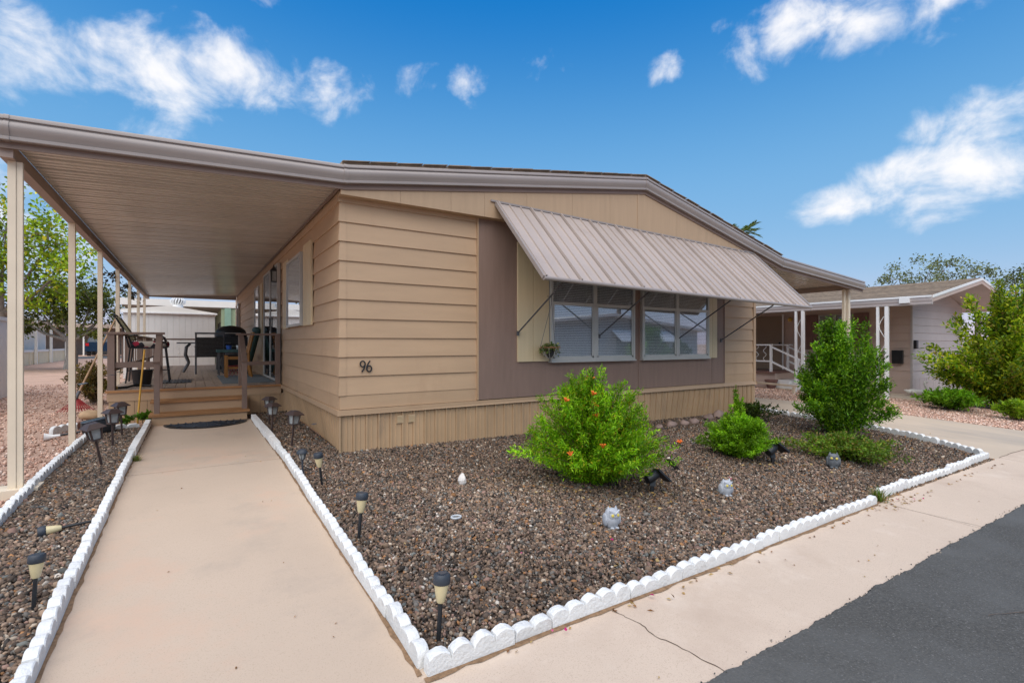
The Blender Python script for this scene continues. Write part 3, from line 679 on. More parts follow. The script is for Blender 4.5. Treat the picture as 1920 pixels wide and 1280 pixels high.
# ------------------------------------------------------------------ carport cover on the far side
cc = thing('carport_cover', 'tan metal carport cover sloping off the driveway side of the house', 'carport cover', (11.3, 0, zg(11.3, 0)))
XE = 11.6
def zr(x): return 2.62 + (2.385 - 2.62) * (x - EX) / (XE - EX)
src = None
for i in range(26):
    if src is None: src = mk('roof_panel', pan(7.60, XE - .03, -.12, lambda x: zr(x) + .09), pan_m, cc)
    else: inst(src, cc, (0, PW * i, 0))
gut(cc, (EX, -.131, EZR), (XE, -.131, 2.385), 'front_gutter')
mk('front_fascia', MB().sweep([(0, -.05), (-.012, -.05), (-.012, -.001), (0, -.001)], (EX, -.132, EZR), (XE, -.132, 2.385), (0, 1, 0)), gutter_d, cc)
mk('outer_beam', MB().box(11.25, 11.33, -.10, 7.6, zr(11.3) - .02, zr(11.3) + .088), beam_m, cc)
mk('roof_skin', MB().prism([(7.6, -.12, zr(7.6) + .147), (XE, -.12, zr(XE) + .147), (XE, -.12, zr(XE) + .16), (7.6, -.12, zr(7.6) + .16)], (0, 7.8, 0)), pan_m, cc)
zt = zr(11.3) - .021
for dx, w_ in ((-.15, .026), (.06, .042)): mk('post', MB().box(11.3 + dx - w_, 11.3 + dx + w_, .03, .03 + 2 * w_, -.25, zt), post_m, cc)
for k in range(5): mk('lattice', MB().tube([(11.18, .07, -.1 + k * .5), (11.32, .07, .15 + k * .5), (11.18, .07, .4 + k * .5)], .007, 5), post_m, cc)
for y in (3.2, 6.4): mk('post', MB().box(11.26, 11.34, y, y + .08, -.25, zt), post_m, cc)

# ------------------------------------------------------------------ deck with steps and rails
dk = thing('wooden_deck', 'weathered wooden deck with brown rails and two steps beside the house', 'deck', (-1.2, 8, 0))
DX0, DX1, DY0, DY1, DZ = -2.36, -.026, 3.93, 13.5, .47
nb = 17; bw = (DX1 - DX0) / nb; src = None
for i in range(nb):
    if src is None: src = mk('deck_board', MB().box(DX0 + .003, DX0 + bw - .003, DY0, DY1, DZ - .035, DZ), deck_m, dk)
    else: inst(src, dk, (bw * i, 0, random.uniform(-.002, .001)))
mk('rim_board', MB().box(DX0 - .02, DX1 + .0, DY0 - .022, DY0 - .001, DZ - .035, DZ - .002), tread_m, dk)
mk('front_fascia', MB().box(DX0, DX1, DY0, DY0 + .03, DZ - .165, DZ - .0355), tan, dk)
mk('side_fascia', MB().box(DX0, DX0 + .03, DY0 + .031, DY1, DZ - .165, DZ - .0355), tan, dk)
src = None
for i in range(16):
    if src is None: src = mk('skirt_board', MB().box(DX0 + .02, DX0 + .02 + .149, DY0 + .012, DY0 + .028, -.03, DZ - .155), tan_skirt, dk)
    else: inst(src, dk, (.1535 * i, random.uniform(-.003, .004), 0))
mk('skirt_back', MB().box(DX0 + .02, DX1, DY0 + .035, DY0 + .06, -.03, DZ - .04), dark, dk)
# steps
for x0_, x1_, y0_, y1_, zt_ in ((-1.79, -.60, 3.22, 3.93, .155), (-1.79, -.60, 3.56, 3.93, .315)):
    mk('tread', MB().box(x0_ - .035, x1_ + .035, y0_ - .035, y0_ + .36, zt_ - .032, zt_), tread_m, dk)
    mk('riser', MB().box(x0_, x1_, y0_, y0_ + .03, zt_ - .165, zt_ - .033), tan, dk)
for x in (-1.79, -.63): mk('stringer', MB().box(x, x + .03, 3.26, 3.92, -.02, .12).box(x, x + .03, 3.60, 3.92, .12, .28), tan, dk)
def rail_post(x, y, z0, z1, w_=.042): mk('rail_post', MB().box(x - w_, x + w_, y - w_, y + w_, z0, z1), rail_m, dk)
RT = 1.30
for x in (-2.315, -1.735): rail_post(x, 3.99, DZ - .1, RT)
for x in (-.63, -.075): rail_post(x, 3.99, DZ - .1, RT, .036)
mk('top_rail', MB().box(-2.40, -1.665, 3.93, 4.05, RT, RT + .032), rail_m, dk)
mk('top_rail', MB().box(-.70, -.03, 3.94, 4.04, RT, RT + .03), rail_m, dk)
mk('mid_rail', MB().box(-2.27, -1.78, 3.97, 4.01, .80, .885), rail_m, dk)
mk('mid_rail', MB().box(-.59, -.115, 3.97, 4.01, .80, .86), rail_m, dk)
for x in (-1.735, -.625):   # stair newels and sloping handrails
    rail_post(x, 3.36, .155, .86, .034)
    mk('hand_rail', MB().bar((x, 3.31, .885), (x, 4.0, 1.285), .075, .035), rail_m, dk)
    mk('hand_rail', MB().bar((x, 3.37, .50), (x, 3.96, .80), .035, .06), rail_m, dk)
y = 4.0
while y < 13.4:
    if round((y - 4) / .47) % 5 == 0: rail_post(-2.31, y + .08, DZ - .1, RT)
    else: mk('baluster', MB().box(-2.33, -2.305, y, y + .03, .80, RT), rail_m, dk)
    y += .47
mk('top_rail', MB().box(-2.37, -2.26, 4.06, 13.45, RT, RT + .03), rail_m, dk)
mk('bottom_rail', MB().box(-2.345, -2.29, 4.06, 13.4, .745, .80), rail_m, dk)
for z, h in ((1.27, .05), (.735, .03)): mk('rear_rail', MB().box(-2.3, -.05, 13.38, 13.42, z, z + h), rail_m, dk)
for x in (-2.1, -1.72, -1.3, -.9, -.5): mk('iron_ornament', MB().tube([(x, 13.4, .765), (x + .10, 13.4, .95), (x - .02, 13.4, 1.06), (x + .1, 13.4, 1.27)], .007, 5), white, dk)
for x in (-2.28, -.1): rail_post(x, 13.4, DZ, 1.27)

# things on the deck
DT = DZ + .001
ch = thing('patio_chair', 'tall black metal patio chair with red floral cushion', 'chair', (-1.98, 5.75, DT))
xx, yy_ = -1.98, 5.75
for sx in (-.24, .26):
    for sy in (-.24, .24): mk('leg', MB().tube([(xx + sx * 1.25, yy_ + sy * 1.15, DT), (xx + sx, yy_ + sy, DT + .62)], .013, 6), blackm, ch, smooth=60)
for sy in (-.24, .24):
    mk('arm', MB().tube([(xx - .26, yy_ + sy, DT + .62), (xx - .30, yy_ + sy, DT + .80), (xx - .15, yy_ + sy * 1.1, DT + .86), (xx + .10, yy_ + sy * 1.1, DT + .88), (xx + .24, yy_ + sy * 1.1, DT + .80), (xx + .30, yy_ + sy, DT + .62)], .012, 6), blackm, ch, smooth=60)
    mk('back_upright', MB().tube([(xx - .24, yy_ + sy, DT + .60), (xx - .34, yy_ + sy, DT + .95), (xx - .46, yy_ + sy, DT + 1.18)], .014, 6), blackm, ch, smooth=60)
mk('back_rail', MB().tube([(xx - .46, yy_ - .24, DT + 1.18), (xx - .48, yy_, DT + 1.20), (xx - .46, yy_ + .24, DT + 1.18)], .016, 6), blackm, ch, smooth=60)
mk('seat_frame', MB().box(xx - .25, xx + .28, yy_ - .25, yy_ + .25, DT + .60, DT + .625), blackm, ch)
mk('foot_rail', MB().tube([(xx + .30, yy_ - .27, DT + .22), (xx + .30, yy_ + .27, DT + .22)], .010, 6).tube([(xx - .27, yy_ - .27, DT + .22), (xx + .30, yy_ - .27, DT + .22)], .010, 6), blackm, ch)
m_, t_, b_, o_ = newmat('floral_fabric')
vo = t_.nodes.new('ShaderNodeTexVoronoi'); vo.inputs['Scale'].default_value = 13; t_.links.new(t_.nodes.new('ShaderNodeNewGeometry').outputs['Position'], vo.inputs['Vector'])
sp_ = t_.nodes.new('ShaderNodeSeparateColor'); t_.links.new(vo.outputs['Color'], sp_.inputs[0])
t_.links.new(ramp(t_, sp_.outputs[0], (0, (.35, .02, .05)), (.36, (.35, .02, .05)), (.37, (.02, .02, .03)), (.64, (.03, .025, .03)), (.65, (.5, .45, .38)), (1., (.5, .45, .38))), b_.inputs['Base Color']); b_.inputs['Roughness'].default_value = .9
def cushion(x0, x1, y0, y1, z0, z1):
    b = MB(); e = .035
    b.lathe([(.1, 0), (.94, 0), (1.0, .3), (1.0, .7), (.94, 1), (.1, 1)], 20)
    out = []
    for x, y, z in b.v:
        r = math.hypot(x, y); a = math.atan2(y, x); k = r / max(abs(math.cos(a)), abs(math.sin(a))) ** .85
        out.append(((x0 + x1) / 2 + k * math.cos(a) * (x1 - x0) / 2, (y0 + y1) / 2 + k * math.sin(a) * (y1 - y0) / 2, z0 + z * (z1 - z0)))
    b.v = out; return b
mk('seat_cushion', cushion(xx - .25, xx + .32, yy_ - .27, yy_ + .27, DT + .626, DT + .73), m_, ch, smooth=60)
sl_m = M('olive_sling', (.22, .20, .12), .9, .3, 20)
mk('back_sling', MB().prism([(xx - .22, yy_ - .235, DT + .74), (xx - .43, yy_ - .235, DT + 1.14), (xx - .40, yy_ - .235, DT + 1.15), (xx - .17, yy_ - .235, DT + .76)], (0, .47, 0)), sl_m, ch)
bk = thing('bucket', 'black plastic bucket standing at the deck front', 'bucket', (-1.99, 4.62, DT))
mk('body', MB().lathe([(.11, 0), (.145, .25), (.155, .25), (.155, .265), (.13, .265), (.12, .05)], 20, (-1.99, 4.62, DT)), black, bk, smooth=40)
hs = thing('garden_hose', 'short black garden hose with brass end on the deck corner', 'hose', (-2.2, 4.3, DT))
mk('hose_body', MB().tube([(-2.26, 4.20, DT + .02), (-2.15, 4.24, DT + .02), (-2.06, 4.35, DT + .04), (-1.98, 4.42, DT + .03), (-1.86, 4.36, DT + .02)], .017, 8), black, hs, smooth=60)
mk('brass_end', MB().tube([(-2.33, 4.18, DT + .02), (-2.265, 4.20, DT + .02)], .024, 8), brass, hs, smooth=60)
mt = thing('ribbed_mat', 'small black ribbed mat lying on the deck boards', 'mat', (-1.55, 5.5, DT))
mk('mat_base', MB().box(-1.82, -1.32, 5.05, 5.95, DT, DT + .008), black, mt)
for i in range(9): mk('rib', MB().box(-1.80 + i * .053, -1.775 + i * .053, 5.07, 5.93, DT + .009, DT + .018), blackm, mt)
tag(mk('rug', MB().box(-.87, -.05, 4.42, 7.0, DT, DT + .008), rug_m), 'blue grey patterned rug before the sliding door', 'rug')
tb = thing('patio_table', 'dark patio table with curved legs behind the wicker chair', 'table', (-1.05, 9.4, DT))
mk('table_top', MB().box(-1.62, -.5, 8.75, 10.1, DT + .69, DT + .72), greym, tb)
for sx, sy in ((-1, -1), (1, -1), (-1, 1), (1, 1)):
    cxx, cyy = -1.05, 9.4
    mk('leg', MB().tube([(cxx + sx * .30, cyy + sy * .5, DT + .69), (cxx + sx * .38, cyy + sy * .5, DT + .60), (cxx + sx * .40, cyy + sy * .5, DT + .42), (cxx + sx * .33, cyy + sy * .5, DT + .22), (cxx + sx * .44, cyy + sy * .5, DT)], [.03, .034, .034, .03, .03], 8), greym, tb, smooth=60)
wc = thing('wicker_chair', 'dark wicker patio chair with grey metal frame', 'chair', (-.95, 8.0, DT)); cxx, cyy = -.97, 8.1
for sx in (-.27, .27):
    mk('leg', MB().tube([(cxx + sx, cyy - .24, DT), (cxx + sx, cyy - .26, DT + .42), (cxx + sx, cyy - .36, DT + .92)], .02, 6), greym, wc, smooth=60)
    mk('leg', MB().tube([(cxx + sx, cyy + .28, DT), (cxx + sx, cyy + .26, DT + .60)], .02, 6), greym, wc, smooth=60)
    mk('arm', MB().bar((cxx + sx, cyy - .30, DT + .62), (cxx + sx, cyy + .28, DT + .62), .05, .03), greym, wc)
mk('seat', MB().box(cxx - .27, cxx + .27, cyy - .26, cyy + .27, DT + .38, DT + .44), wicker, wc)
for i in range(17): mk('weave_strand', MB().bar((cxx - .25 + i * .0315, cyy - .266, DT + .45), (cxx - .25 + i * .0315, cyy - .352, DT + .82), .0312, .012), wicker, wc)
for z in (.5, .6, .7, .8): mk('weave_strand', MB().box(cxx - .26, cxx + .26, cyy - .27 - (z - .44) * .2 - .014, cyy - .27 - (z - .44) * .2, DT + z, DT + z + .03), wicker, wc)
mk('back_rail', MB().box(cxx - .29, cxx + .29, cyy - .38, cyy - .34, DT + .90, DT + .94), greym, wc)
wd_ = thing('wooden_chair', 'orange varnished wooden chair with dark seat pad', 'chair', (-.55, 6.3, DT)); cxx, cyy = -.52, 6.25
for sx, sy in ((-.21, -.16), (-.21, .20)): mk('leg', MB().box(cxx + sx - .025, cxx + sx + .025, cyy + sy - .02, cyy + sy + .02, DT, DT + .45), orange_w, wd_)
for sy in (-.16, .20): mk('back_leg', MB().tube([(cxx + .24, cyy + sy, DT), (cxx + .19, cyy + sy, DT + .25), (cxx + .18, cyy + sy, DT + .5), (cxx + .27, cyy + sy, DT + .92)], .026, 6), orange_w, wd_)
for k in range(4): mk('back_slat', MB().box(cxx + .20 + k * .022, cxx + .22 + k * .022, cyy - .15, cyy + .19, DT + .54 + k * .10, DT + .60 + k * .10), orange_w, wd_)
mk('apron', MB().box(cxx - .22, cxx + .20, cyy - .17, cyy - .14, DT + .37, DT + .43), orange_w, wd_); mk('stretcher', MB().box(cxx - .2, cxx + .2, cyy - .165, cyy - .14, DT + .18, DT + .22), orange_w, wd_)
mk('seat_pad', cushion(cxx - .23, cxx + .2, cyy - .19, cyy + .22, DT + .451, DT + .50), wicker, wd_, smooth=60)
gr = thing('barbecue_grill', 'black barbecue grill with domed lid against the house', 'grill', (-.45, 9.0, DT)); cxx, cyy = -.47, 9.3
mk('lid', MB().lathe([(.36, 0), (.37, .05), (.33, .17), (.22, .26), (.05, .29)], 18, (cxx, cyy, DT + .86), 1, .8), black, gr, smooth=60)
mk('fire_box', MB().box(cxx - .36, cxx + .36, cyy - .28, cyy + .28, DT + .62, DT + .858), black, gr); mk('cabinet', MB().box(cxx - .33, cxx + .33, cyy - .25, cyy + .25, DT + .04, DT + .615), black, gr)
mk('handle', MB().tube([(cxx - .2, cyy - .34, DT + .95), (cxx + .2, cyy - .34, DT + .95)], .012, 6), alu, gr)
st = thing('side_table', 'small side table under a teal cloth between the chairs', 'table', (-.6, 7.4, DT))
mk('table_cloth', MB().box(-.86, -.25, 7.15, 7.7, DT + .50, DT + .56), teal, st)
for x in (-.83, -.28):
    for y in (7.18, 7.66): mk('leg', MB().box(x, x + .03, y, y + .03, DT, DT + .50), greym, st)
for x, y, m2, lb in ((-.62, 7.3, M('blue_plastic', (.03, .10, .38), .4), 'small blue tub on the teal side table'), (-.42, 7.4, white, 'small white tub on the teal side table')):
    tag(mk('tub', MB().lathe([(.05, 0), (.06, .09), (.05, .09), (.045, .02)], 12, (x, y, DT + .561)), m2, smooth=40), lb, 'tub')
bs = thing('wire_basket', 'red wire basket under the wooden chair', 'basket', (-.52, 6.6, DT))
for k in range(9):
    a = k / 9 * math.pi; mk('wire', MB().tube([(-.55 + .13 * math.cos(2 * a), 6.62 + .13 * math.sin(2 * a), DT), (-.55 + .09 * math.cos(2 * a + .5), 6.62 + .09 * math.sin(2 * a + .5), DT + .11), (-.55 + .13 * math.cos(2 * a + 1), 6.62 + .13 * math.sin(2 * a + 1), DT + .22)], .005, 4), redp, bs)
mk('rim', MB().tube([(-.55 + .13 * math.cos(k * .4488), 6.62 + .13 * math.sin(k * .4488), DT + .22) for k in range(15)], .006, 5), redp, bs)
fc = thing('folded_chair', 'folded dark green camping chair leaning on the side wall', 'chair', (-.16, 6.75, DT))
mk('fabric', MB().tube([(-.32, 6.9, DT + .05), (-.22, 6.9, DT + .5), (-.09, 6.9, DT + .98)], [.05, .075, .06], 8), green_d, fc, smooth=60)
mk('hood', MB().ell((-.12, 6.9, DT + .99), (.085, .085, .07), 12, 8), teal, fc, smooth=60)

# ------------------------------------------------------------------ door mat, rake, cane and small garden things
b = MB(); b.add([(-1.13 + .55 * math.cos(t), 3.10 - .52 * math.sin(t), .004) for t in [math.pi * k / 24 for k in range(25)]], [tuple(range(25))[::-1]])
dm = thing('door_mat', 'black half round rubber mat at the foot of the steps', 'mat', (-1.13, 2.9, .004))
b = MB(); b.prism([(-1.13 + .52 * math.cos(t), 3.15 - .55 * math.sin(t), .004) for t in [math.pi * k / 24 for k in range(25)]], (0, 0, .014)); mk('mat_base', b, black, dm)
for k in range(1, 6):
    r = k / 6; mk('scroll_rib', MB().tube([(-1.13 + .52 * r * math.cos(t), 3.14 - .55 * r * math.sin(t), .021) for t in [math.pi * j / 18 for j in range(19)]], .012, 5), blue_black, dm, smooth=60)
for a in (.35, .8, 1.25, 1.57, 1.9, 2.35, 2.8): mk('scroll_rib', MB().bar((-1.13 + .08 * math.cos(a), 3.14 - .08 * math.sin(a), .021), (-1.13 + .5 * math.cos(a), 3.15 - .53 * math.sin(a), .021), .02, .014), blue_black, dm)
rk_ = thing('leaf_rake', 'red leaf rake with wooden handle leaning on a patio post', 'rake', (-2.93, 5.8, 0))
A_, B_ = Vector((-2.95, 5.75, .30)), Vector((-2.60, 7.6, 1.75))
mk('handle', MB().tube([A_, B_], .017, 8), M('rake_handle', (.33, .20, .11), .7, .2, 8), rk_, smooth=60)
mk('ferrule', MB().tube([A_ + (A_ - B_).normalized() * .11, A_ + (B_ - A_).normalized() * .06], .026, 8), greym, rk_, smooth=60)
for k in range(13):
    u = (k - 6) / 6; q = Vector((-2.95 + .24 * u, 5.58, .005)); mk('tine', MB().bar(Vector((-2.95, 5.70, .24)), q + Vector((0, .0, .02)), .018, .005), redp, rk_)
mk('tine_bar', MB().bar((-3.13, 5.60, .075), (-2.77, 5.60, .075), .02, .012), redp, rk_)
ck = thing('garden_cane', 'yellow bamboo cane standing beside the deck steps', 'cane', (-2.0, 3.72, 0))
mk('shaft', MB().tube([(-1.985, 3.72, -.02), (-1.95, 3.74, .5), (-1.905, 3.80, 1.07)], .012, 7), straw, ck, smooth=60)
# ------------------------------------------------------------------ white scalloped edging
EDGE_ME = {}
def edge_mesh(n, pitch=.101, base=.036, rise=.042, th=.050, mat=None):
    vr = random.randrange(4); key = (n, mat.name, vr, pitch)
    if key in EDGE_ME: return EDGE_ME[key]
    p = []
    for i in range(n):
        hv = random.uniform(.82, 1.1); sk_ = random.uniform(-.003, .003)
        for k in range(7 if i == n - 1 else 6):
            a = math.pi * (1 - k / 6); x = (i + .5) * pitch + math.cos(a) * pitch * .5 + (sk_ if 0 < k < 6 else 0)
            p.append((min(max(x, 0), n * pitch - .004), base + (rise * hv * math.sin(a) ** .8 if 0 < k < 6 else 0) + random.uniform(-.002, .002)))
    N_ = len(p); c = .005; vs = []; fs = []          # four rows of top points, two rows of foot points
    for y, s in ((-th / 2, -c), (-th / 2 + c, 0), (th / 2 - c, 0), (th / 2, -c)):
        vs += [(x, y, z + s + random.uniform(-.001, .001)) for x, z in p]
    for y in (-th / 2, th / 2): vs += [(x, y, -.05) for x, z in p]
    A, B = 4 * N_, 5 * N_
    for i in range(N_ - 1):
        for r in range(3): fs.append((r * N_ + i, r * N_ + i + 1, (r + 1) * N_ + i + 1, (r + 1) * N_ + i))
        fs.append((A + i, A + i + 1, i + 1, i)); fs.append((3 * N_ + i, 3 * N_ + i + 1, B + i + 1, B + i))
    e = N_ - 1
    fs += [(A, 0, N_, 2 * N_, 3 * N_, B), (B + e, 3 * N_ + e, 2 * N_ + e, N_ + e, e, A + e)]
    me = bpy.data.meshes.new('edging_block'); me.from_pydata(vs, [], fs); me.materials.append(mat)
    me.polygons.foreach_set('use_smooth', [True] * len(me.polygons)); me.set_sharp_from_angle(angle=rad(38)); EDGE_ME[key] = me
    return me
def edging(name, label, pts, sizes=(4, 2, 5, 4, 6, 2), mat=white_edge, pitch=.101, gap=None):
    """a run of scalloped blocks laid end to end along pts"""
    t = thing(name, label, 'edging', (*pts[0], zg(*pts[0])))
    P = [Vector(p) for p in pts]; seg = 0; pos = P[0].copy(); k = 0
    for A, B in zip(P, P[1:]):
        d = (B - A); L = d.length; d.normalize(); s = 0
        while s < L - .06:
            n = sizes[k % len(sizes)]; n = max(1, min(n, round((L - s) / pitch))); k += 1
            p = A + d * s; q = A + d * (s + n * pitch)
            o = bpy.data.objects.new('edging_block', edge_mesh(n, pitch, mat=mat)); fin(o, t, Vector((p.x, p.y, zg(p.x, p.y) + random.uniform(-.008, .008))))
            sl_ = (zg(q.x, q.y) - zg(p.x, p.y)) / (n * pitch)
            o.rotation_euler = (random.uniform(-.06, .06), -math.atan(sl_) + random.uniform(-.012, .012), math.atan2(d.y, d.x) + random.uniform(-.02, .02))
            s += n * pitch + .003
            if gap and gap[0] < (p.x) < gap[1]: s += .05
    return t
edging('scalloped_edging', 'white scalloped concrete edging along the street side of the gravel bed', [(-.53, -3.56), (1.2, -3.545), (3.56, -3.50)])
edging('scalloped_edging', 'short white scalloped edging run beyond the grass tuft by the street', [(3.72, -3.47), (6.80, -3.43)], (6, 5, 6))
edging('scalloped_edging', 'white scalloped edging between front walk and the big gravel bed', [(-.525, -3.52), (-.525, .55)], (4, 5, 6, 4))
edging('scalloped_edging', 'white scalloped edging between front walk and the narrow gravel strip', [(-1.83, -3.6), (-1.83, 1.0)], (5, 6, 4))
edging('scalloped_edging', 'white scalloped edging along the foot of the patio cover posts', [(-2.385, -3.0), (-2.385, 2.48)], (5, 4, 6))
edging('scalloped_edging', 'white scalloped edging beside the driveway', [(float(kerbx(np.array(y))), y) for y in (-3.36, -2.83, -2.4, -1.95, -.6, .0)], (6, 5))
def timber(label, x, y0, y1, n, m):
    t = thing('edging_timber', label, 'edging', (x, y0, 0)); L = (y1 - y0) / n
    for i in range(n):
        b = MB().box(x - .032 + random.uniform(-.006, .006), x + .032, y0 + i * L, y0 + (i + 1) * L - .006, -.03, .085 + random.uniform(-.006, .006))
        mk('edging_block', b, m, t)
white_worn = M('edging_worn', (.76, .75, .72), .85, .08, 8, .5, 60, stain=((.30, .22, .14), 7, .585), rnd=.06, bd=.006)
timber('white flat topped edging blocks with chipped paint beside the lanterns and house wall', -.525, .57, 3.15, 6, white_worn)
timber('white flat topped edging blocks on the far part of the walk near the steps', -1.83, 1.02, 3.30, 5, white_worn)
edging('scalloped_edging', 'white scalloped edging closing the strip below the deck', [(-2.45, 3.02), (-1.93, 3.22)], (5,), pitch=.14)
edging('brown_edging', 'brown scalloped edging with white tops below the patio post', [(-2.66, 3.65), (-2.28, 3.95)], (4,), brown_edge, .12)
edging('scalloped_edging', 'loose white scalloped edging blocks on the pink gravel', [(-2.86, 3.32), (-2.6, 3.75), (-2.5, 3.9)], (3, 2), pitch=.12)

# ------------------------------------------------------------------ solar path lights
def cone_light():
    t = thing('path_light', '', 'path light', (0, 0, 0), 'cone path lights')
    mk('stake', MB().lathe([(.004, -.05), (.009, 0), (.0100, .10), (.0095, .165)], 10), black, t, smooth=50)
    mk('lens', MB().lathe([(.0145, .160), (.019, .168), (.0265, .205), (.0315, .236)], 18), lens_c, t, smooth=50)
    cp = mk('cap', MB().lathe([(.034, .2365), (.037, .240), (.036, .272), (.031, .278)], 18), blue_black, t, smooth=50)
    mk('solar_cell', MB().box(-.016, .016, -.016, .016, .2785, .281), panel_m, cp)
    return t
def lantern():
    t = thing('lantern_light', '', 'path light', (0, 0, 0), 'square lantern path lights')
    mk('stake', MB().lathe([(.004, -.05), (.011, 0), (.011, .235), (.016, .250)], 8), brown_l, t, smooth=50)
    mk('base_plate', MB().box(-.040, .040, -.040, .040, .250, 0.263), brown_l, t)
    mk('lens', MB().add([(-.030, -.030, 0.264), (.030, -.030, 0.264), (.030, .030, 0.264), (-.030, .030, 0.264), (-.038, -.038, 0.360), (.038, -.038, 0.360), (.038, .038, 0.360), (-.038, .038, 0.360)],
                        [(0, 3, 2, 1), (4, 5, 6, 7), (0, 1, 5, 4), (1, 2, 6, 5), (2, 3, 7, 6), (3, 0, 4, 7)]), lens_g, t)
    for sx in (-1, 1):
        for sy in (-1, 1): mk('corner_bar', MB().bar((sx * .035, sy * .035, 0.263), (sx * .044, sy * .044, 0.361), .012, .012), brown_l, t)
    cp = mk('roof', MB().add([(-.075, -.075, 0.362), (.075, -.075, 0.362), (.075, .075, 0.362), (-.075, .075, 0.362), (-.075, -.075, 0.368), (.075, -.075, 0.368), (.075, .075, 0.368), (-.075, .075, 0.368), (-.035, -.035, 0.407), (.035, -.035, 0.407), (.035, .035, 0.407), (-.035, .035, 0.407)],
                           [(0, 3, 2, 1), (0, 1, 5, 4), (1, 2, 6, 5), (2, 3, 7, 6), (3, 0, 4, 7), (4, 5, 9, 8), (5, 6, 10, 9), (6, 7, 11, 10), (7, 4, 8, 11), (8, 9, 10, 11)]), brown_l, t)
    mk('solar_cell', MB().box(-.028, .028, -.028, .028, 0.408, 0.411), panel_m, cp)
    return t
def at_g(x, y, dz=0): return (x, y, zg(x, y) + dz)
c0 = cone_light(); place(c0, at_g(-.405, -3.40), .3, (-.03, .10), 1.04); c0['label'] = 'black and cream cone path light nearest the street corner of the bed'
copy_thing(c0, at_g(-.415, -2.20), 'black and cream cone path light, second up the walk, by the white edging', .8, (.02, .12), 1.06)
copy_thing(c0, at_g(-.385, -1.0), 'black and cream cone path light, third up the walk, beside the small black lantern', .2, (.0, -.13), 1.04)
copy_thing(c0, at_g(-1.935, -2.22), 'upright black and cream cone path light in the narrow gravel strip', 1.2, (.0, .10), .92)
copy_thing(c0, (-1.86, -1.14, zg(-2, -1.15) + .040), 'fallen cone path light lying on its side in the narrow gravel strip', .15, (0, rad(-93)), .95)
l0 = lantern(); place(l0, at_g(-.37, .64), .5, (.05, .06)); l0['label'] = 'brown square lantern light nearest the house corner'
copy_thing(l0, at_g(-.455, 1.58), 'middle of three brown square lanterns between walk and house', .6, (0, .03))
copy_thing(l0, at_g(-.385, 2.43), 'brown square lantern farthest along the side of the house', .6, (0, 0))
copy_thing(l0, at_g(-2.03, .68), 'leaning brown square lantern with pale lens left of the walk', .5, (.05, -.20), 1.05)
copy_thing(l0, at_g(-2.06, 1.72), 'upright brown square lantern between two others left of the walk', .55, (0, 0), 1.05)
copy_thing(l0, at_g(-2.05, 2.52), 'brown square lantern nearest the deck steps left of the walk', .5, (.03, -.06), 1.05)
s0 = thing('lantern_light', 'small round black lantern light with blue tinged cap by the walk', 'path light', (0, 0, 0))
mk('stake', MB().lathe([(.004, -.05), (.009, 0), (.009, .15)], 8), blue_black, s0, smooth=50)
mk('lens', MB().lathe([(.014, .151), (.026, .175), (.030, .205)], 12), lens_g, s0, smooth=50)
for k in range(6): a = k * math.pi / 3; mk('cage_bar', MB().bar((.016 * math.cos(a), .016 * math.sin(a), .151), (.034 * math.cos(a), .034 * math.sin(a), .206), .006, .006), blue_black, s0)
mk('cap', MB().lathe([(.034, .2065), (.048, .21), (.046, .226), (.028, .242), (.02, .246)], 16), blue_black, s0, smooth=50)
place(s0, at_g(-.475, -.64), 0, (0, -.03))
# solar spot lights
def spot():
    t = thing('spot_light', '', 'spot light', (0, 0, 0), 'solar spot lights')
    mk('stake', MB().bar((0, 0, -.05), (0, 0, .07), .028, .016), black, t)
    mk('yoke', MB().bar((0, 0, .06), (.0, .02, .13), .05, .022), black, t)
    mk('lamp_head', MB().tube([(-.06, -.015, .115), (-.035, -.005, .125), (.03, .02, .16), (.045, .025, .168)], [.034, .042, .04, .03], 12), black, t, smooth=50)
    p = mk('solar_panel', MB().box(-.075, .075, -.055, .055, -.008, .008).xf(Matrix.Translation((.085, .02, .155)) @ Matrix.Rotation(rad(38), 4, 'Y') @ Matrix.Rotation(rad(-15), 4, 'X')), black, t)
    mk('solar_cell', MB().box(-.068, .068, -.048, .048, .0085, .010).xf(Matrix.Translation((.085, .02, .155)) @ Matrix.Rotation(rad(38), 4, 'Y') @ Matrix.Rotation(rad(-15), 4, 'X')), panel_m, p)
    return t
p0 = spot(); place(p0, at_g(3.99, -2.38), rad(-25), (0, 0), 1.15); p0['label'] = 'black solar spot light beside the small round bush'
copy_thing(p0, at_g(2.02, -2.44), 'black solar spot light half hidden by the big orange flowered bush', rad(-28), (0, .1), 1.0)
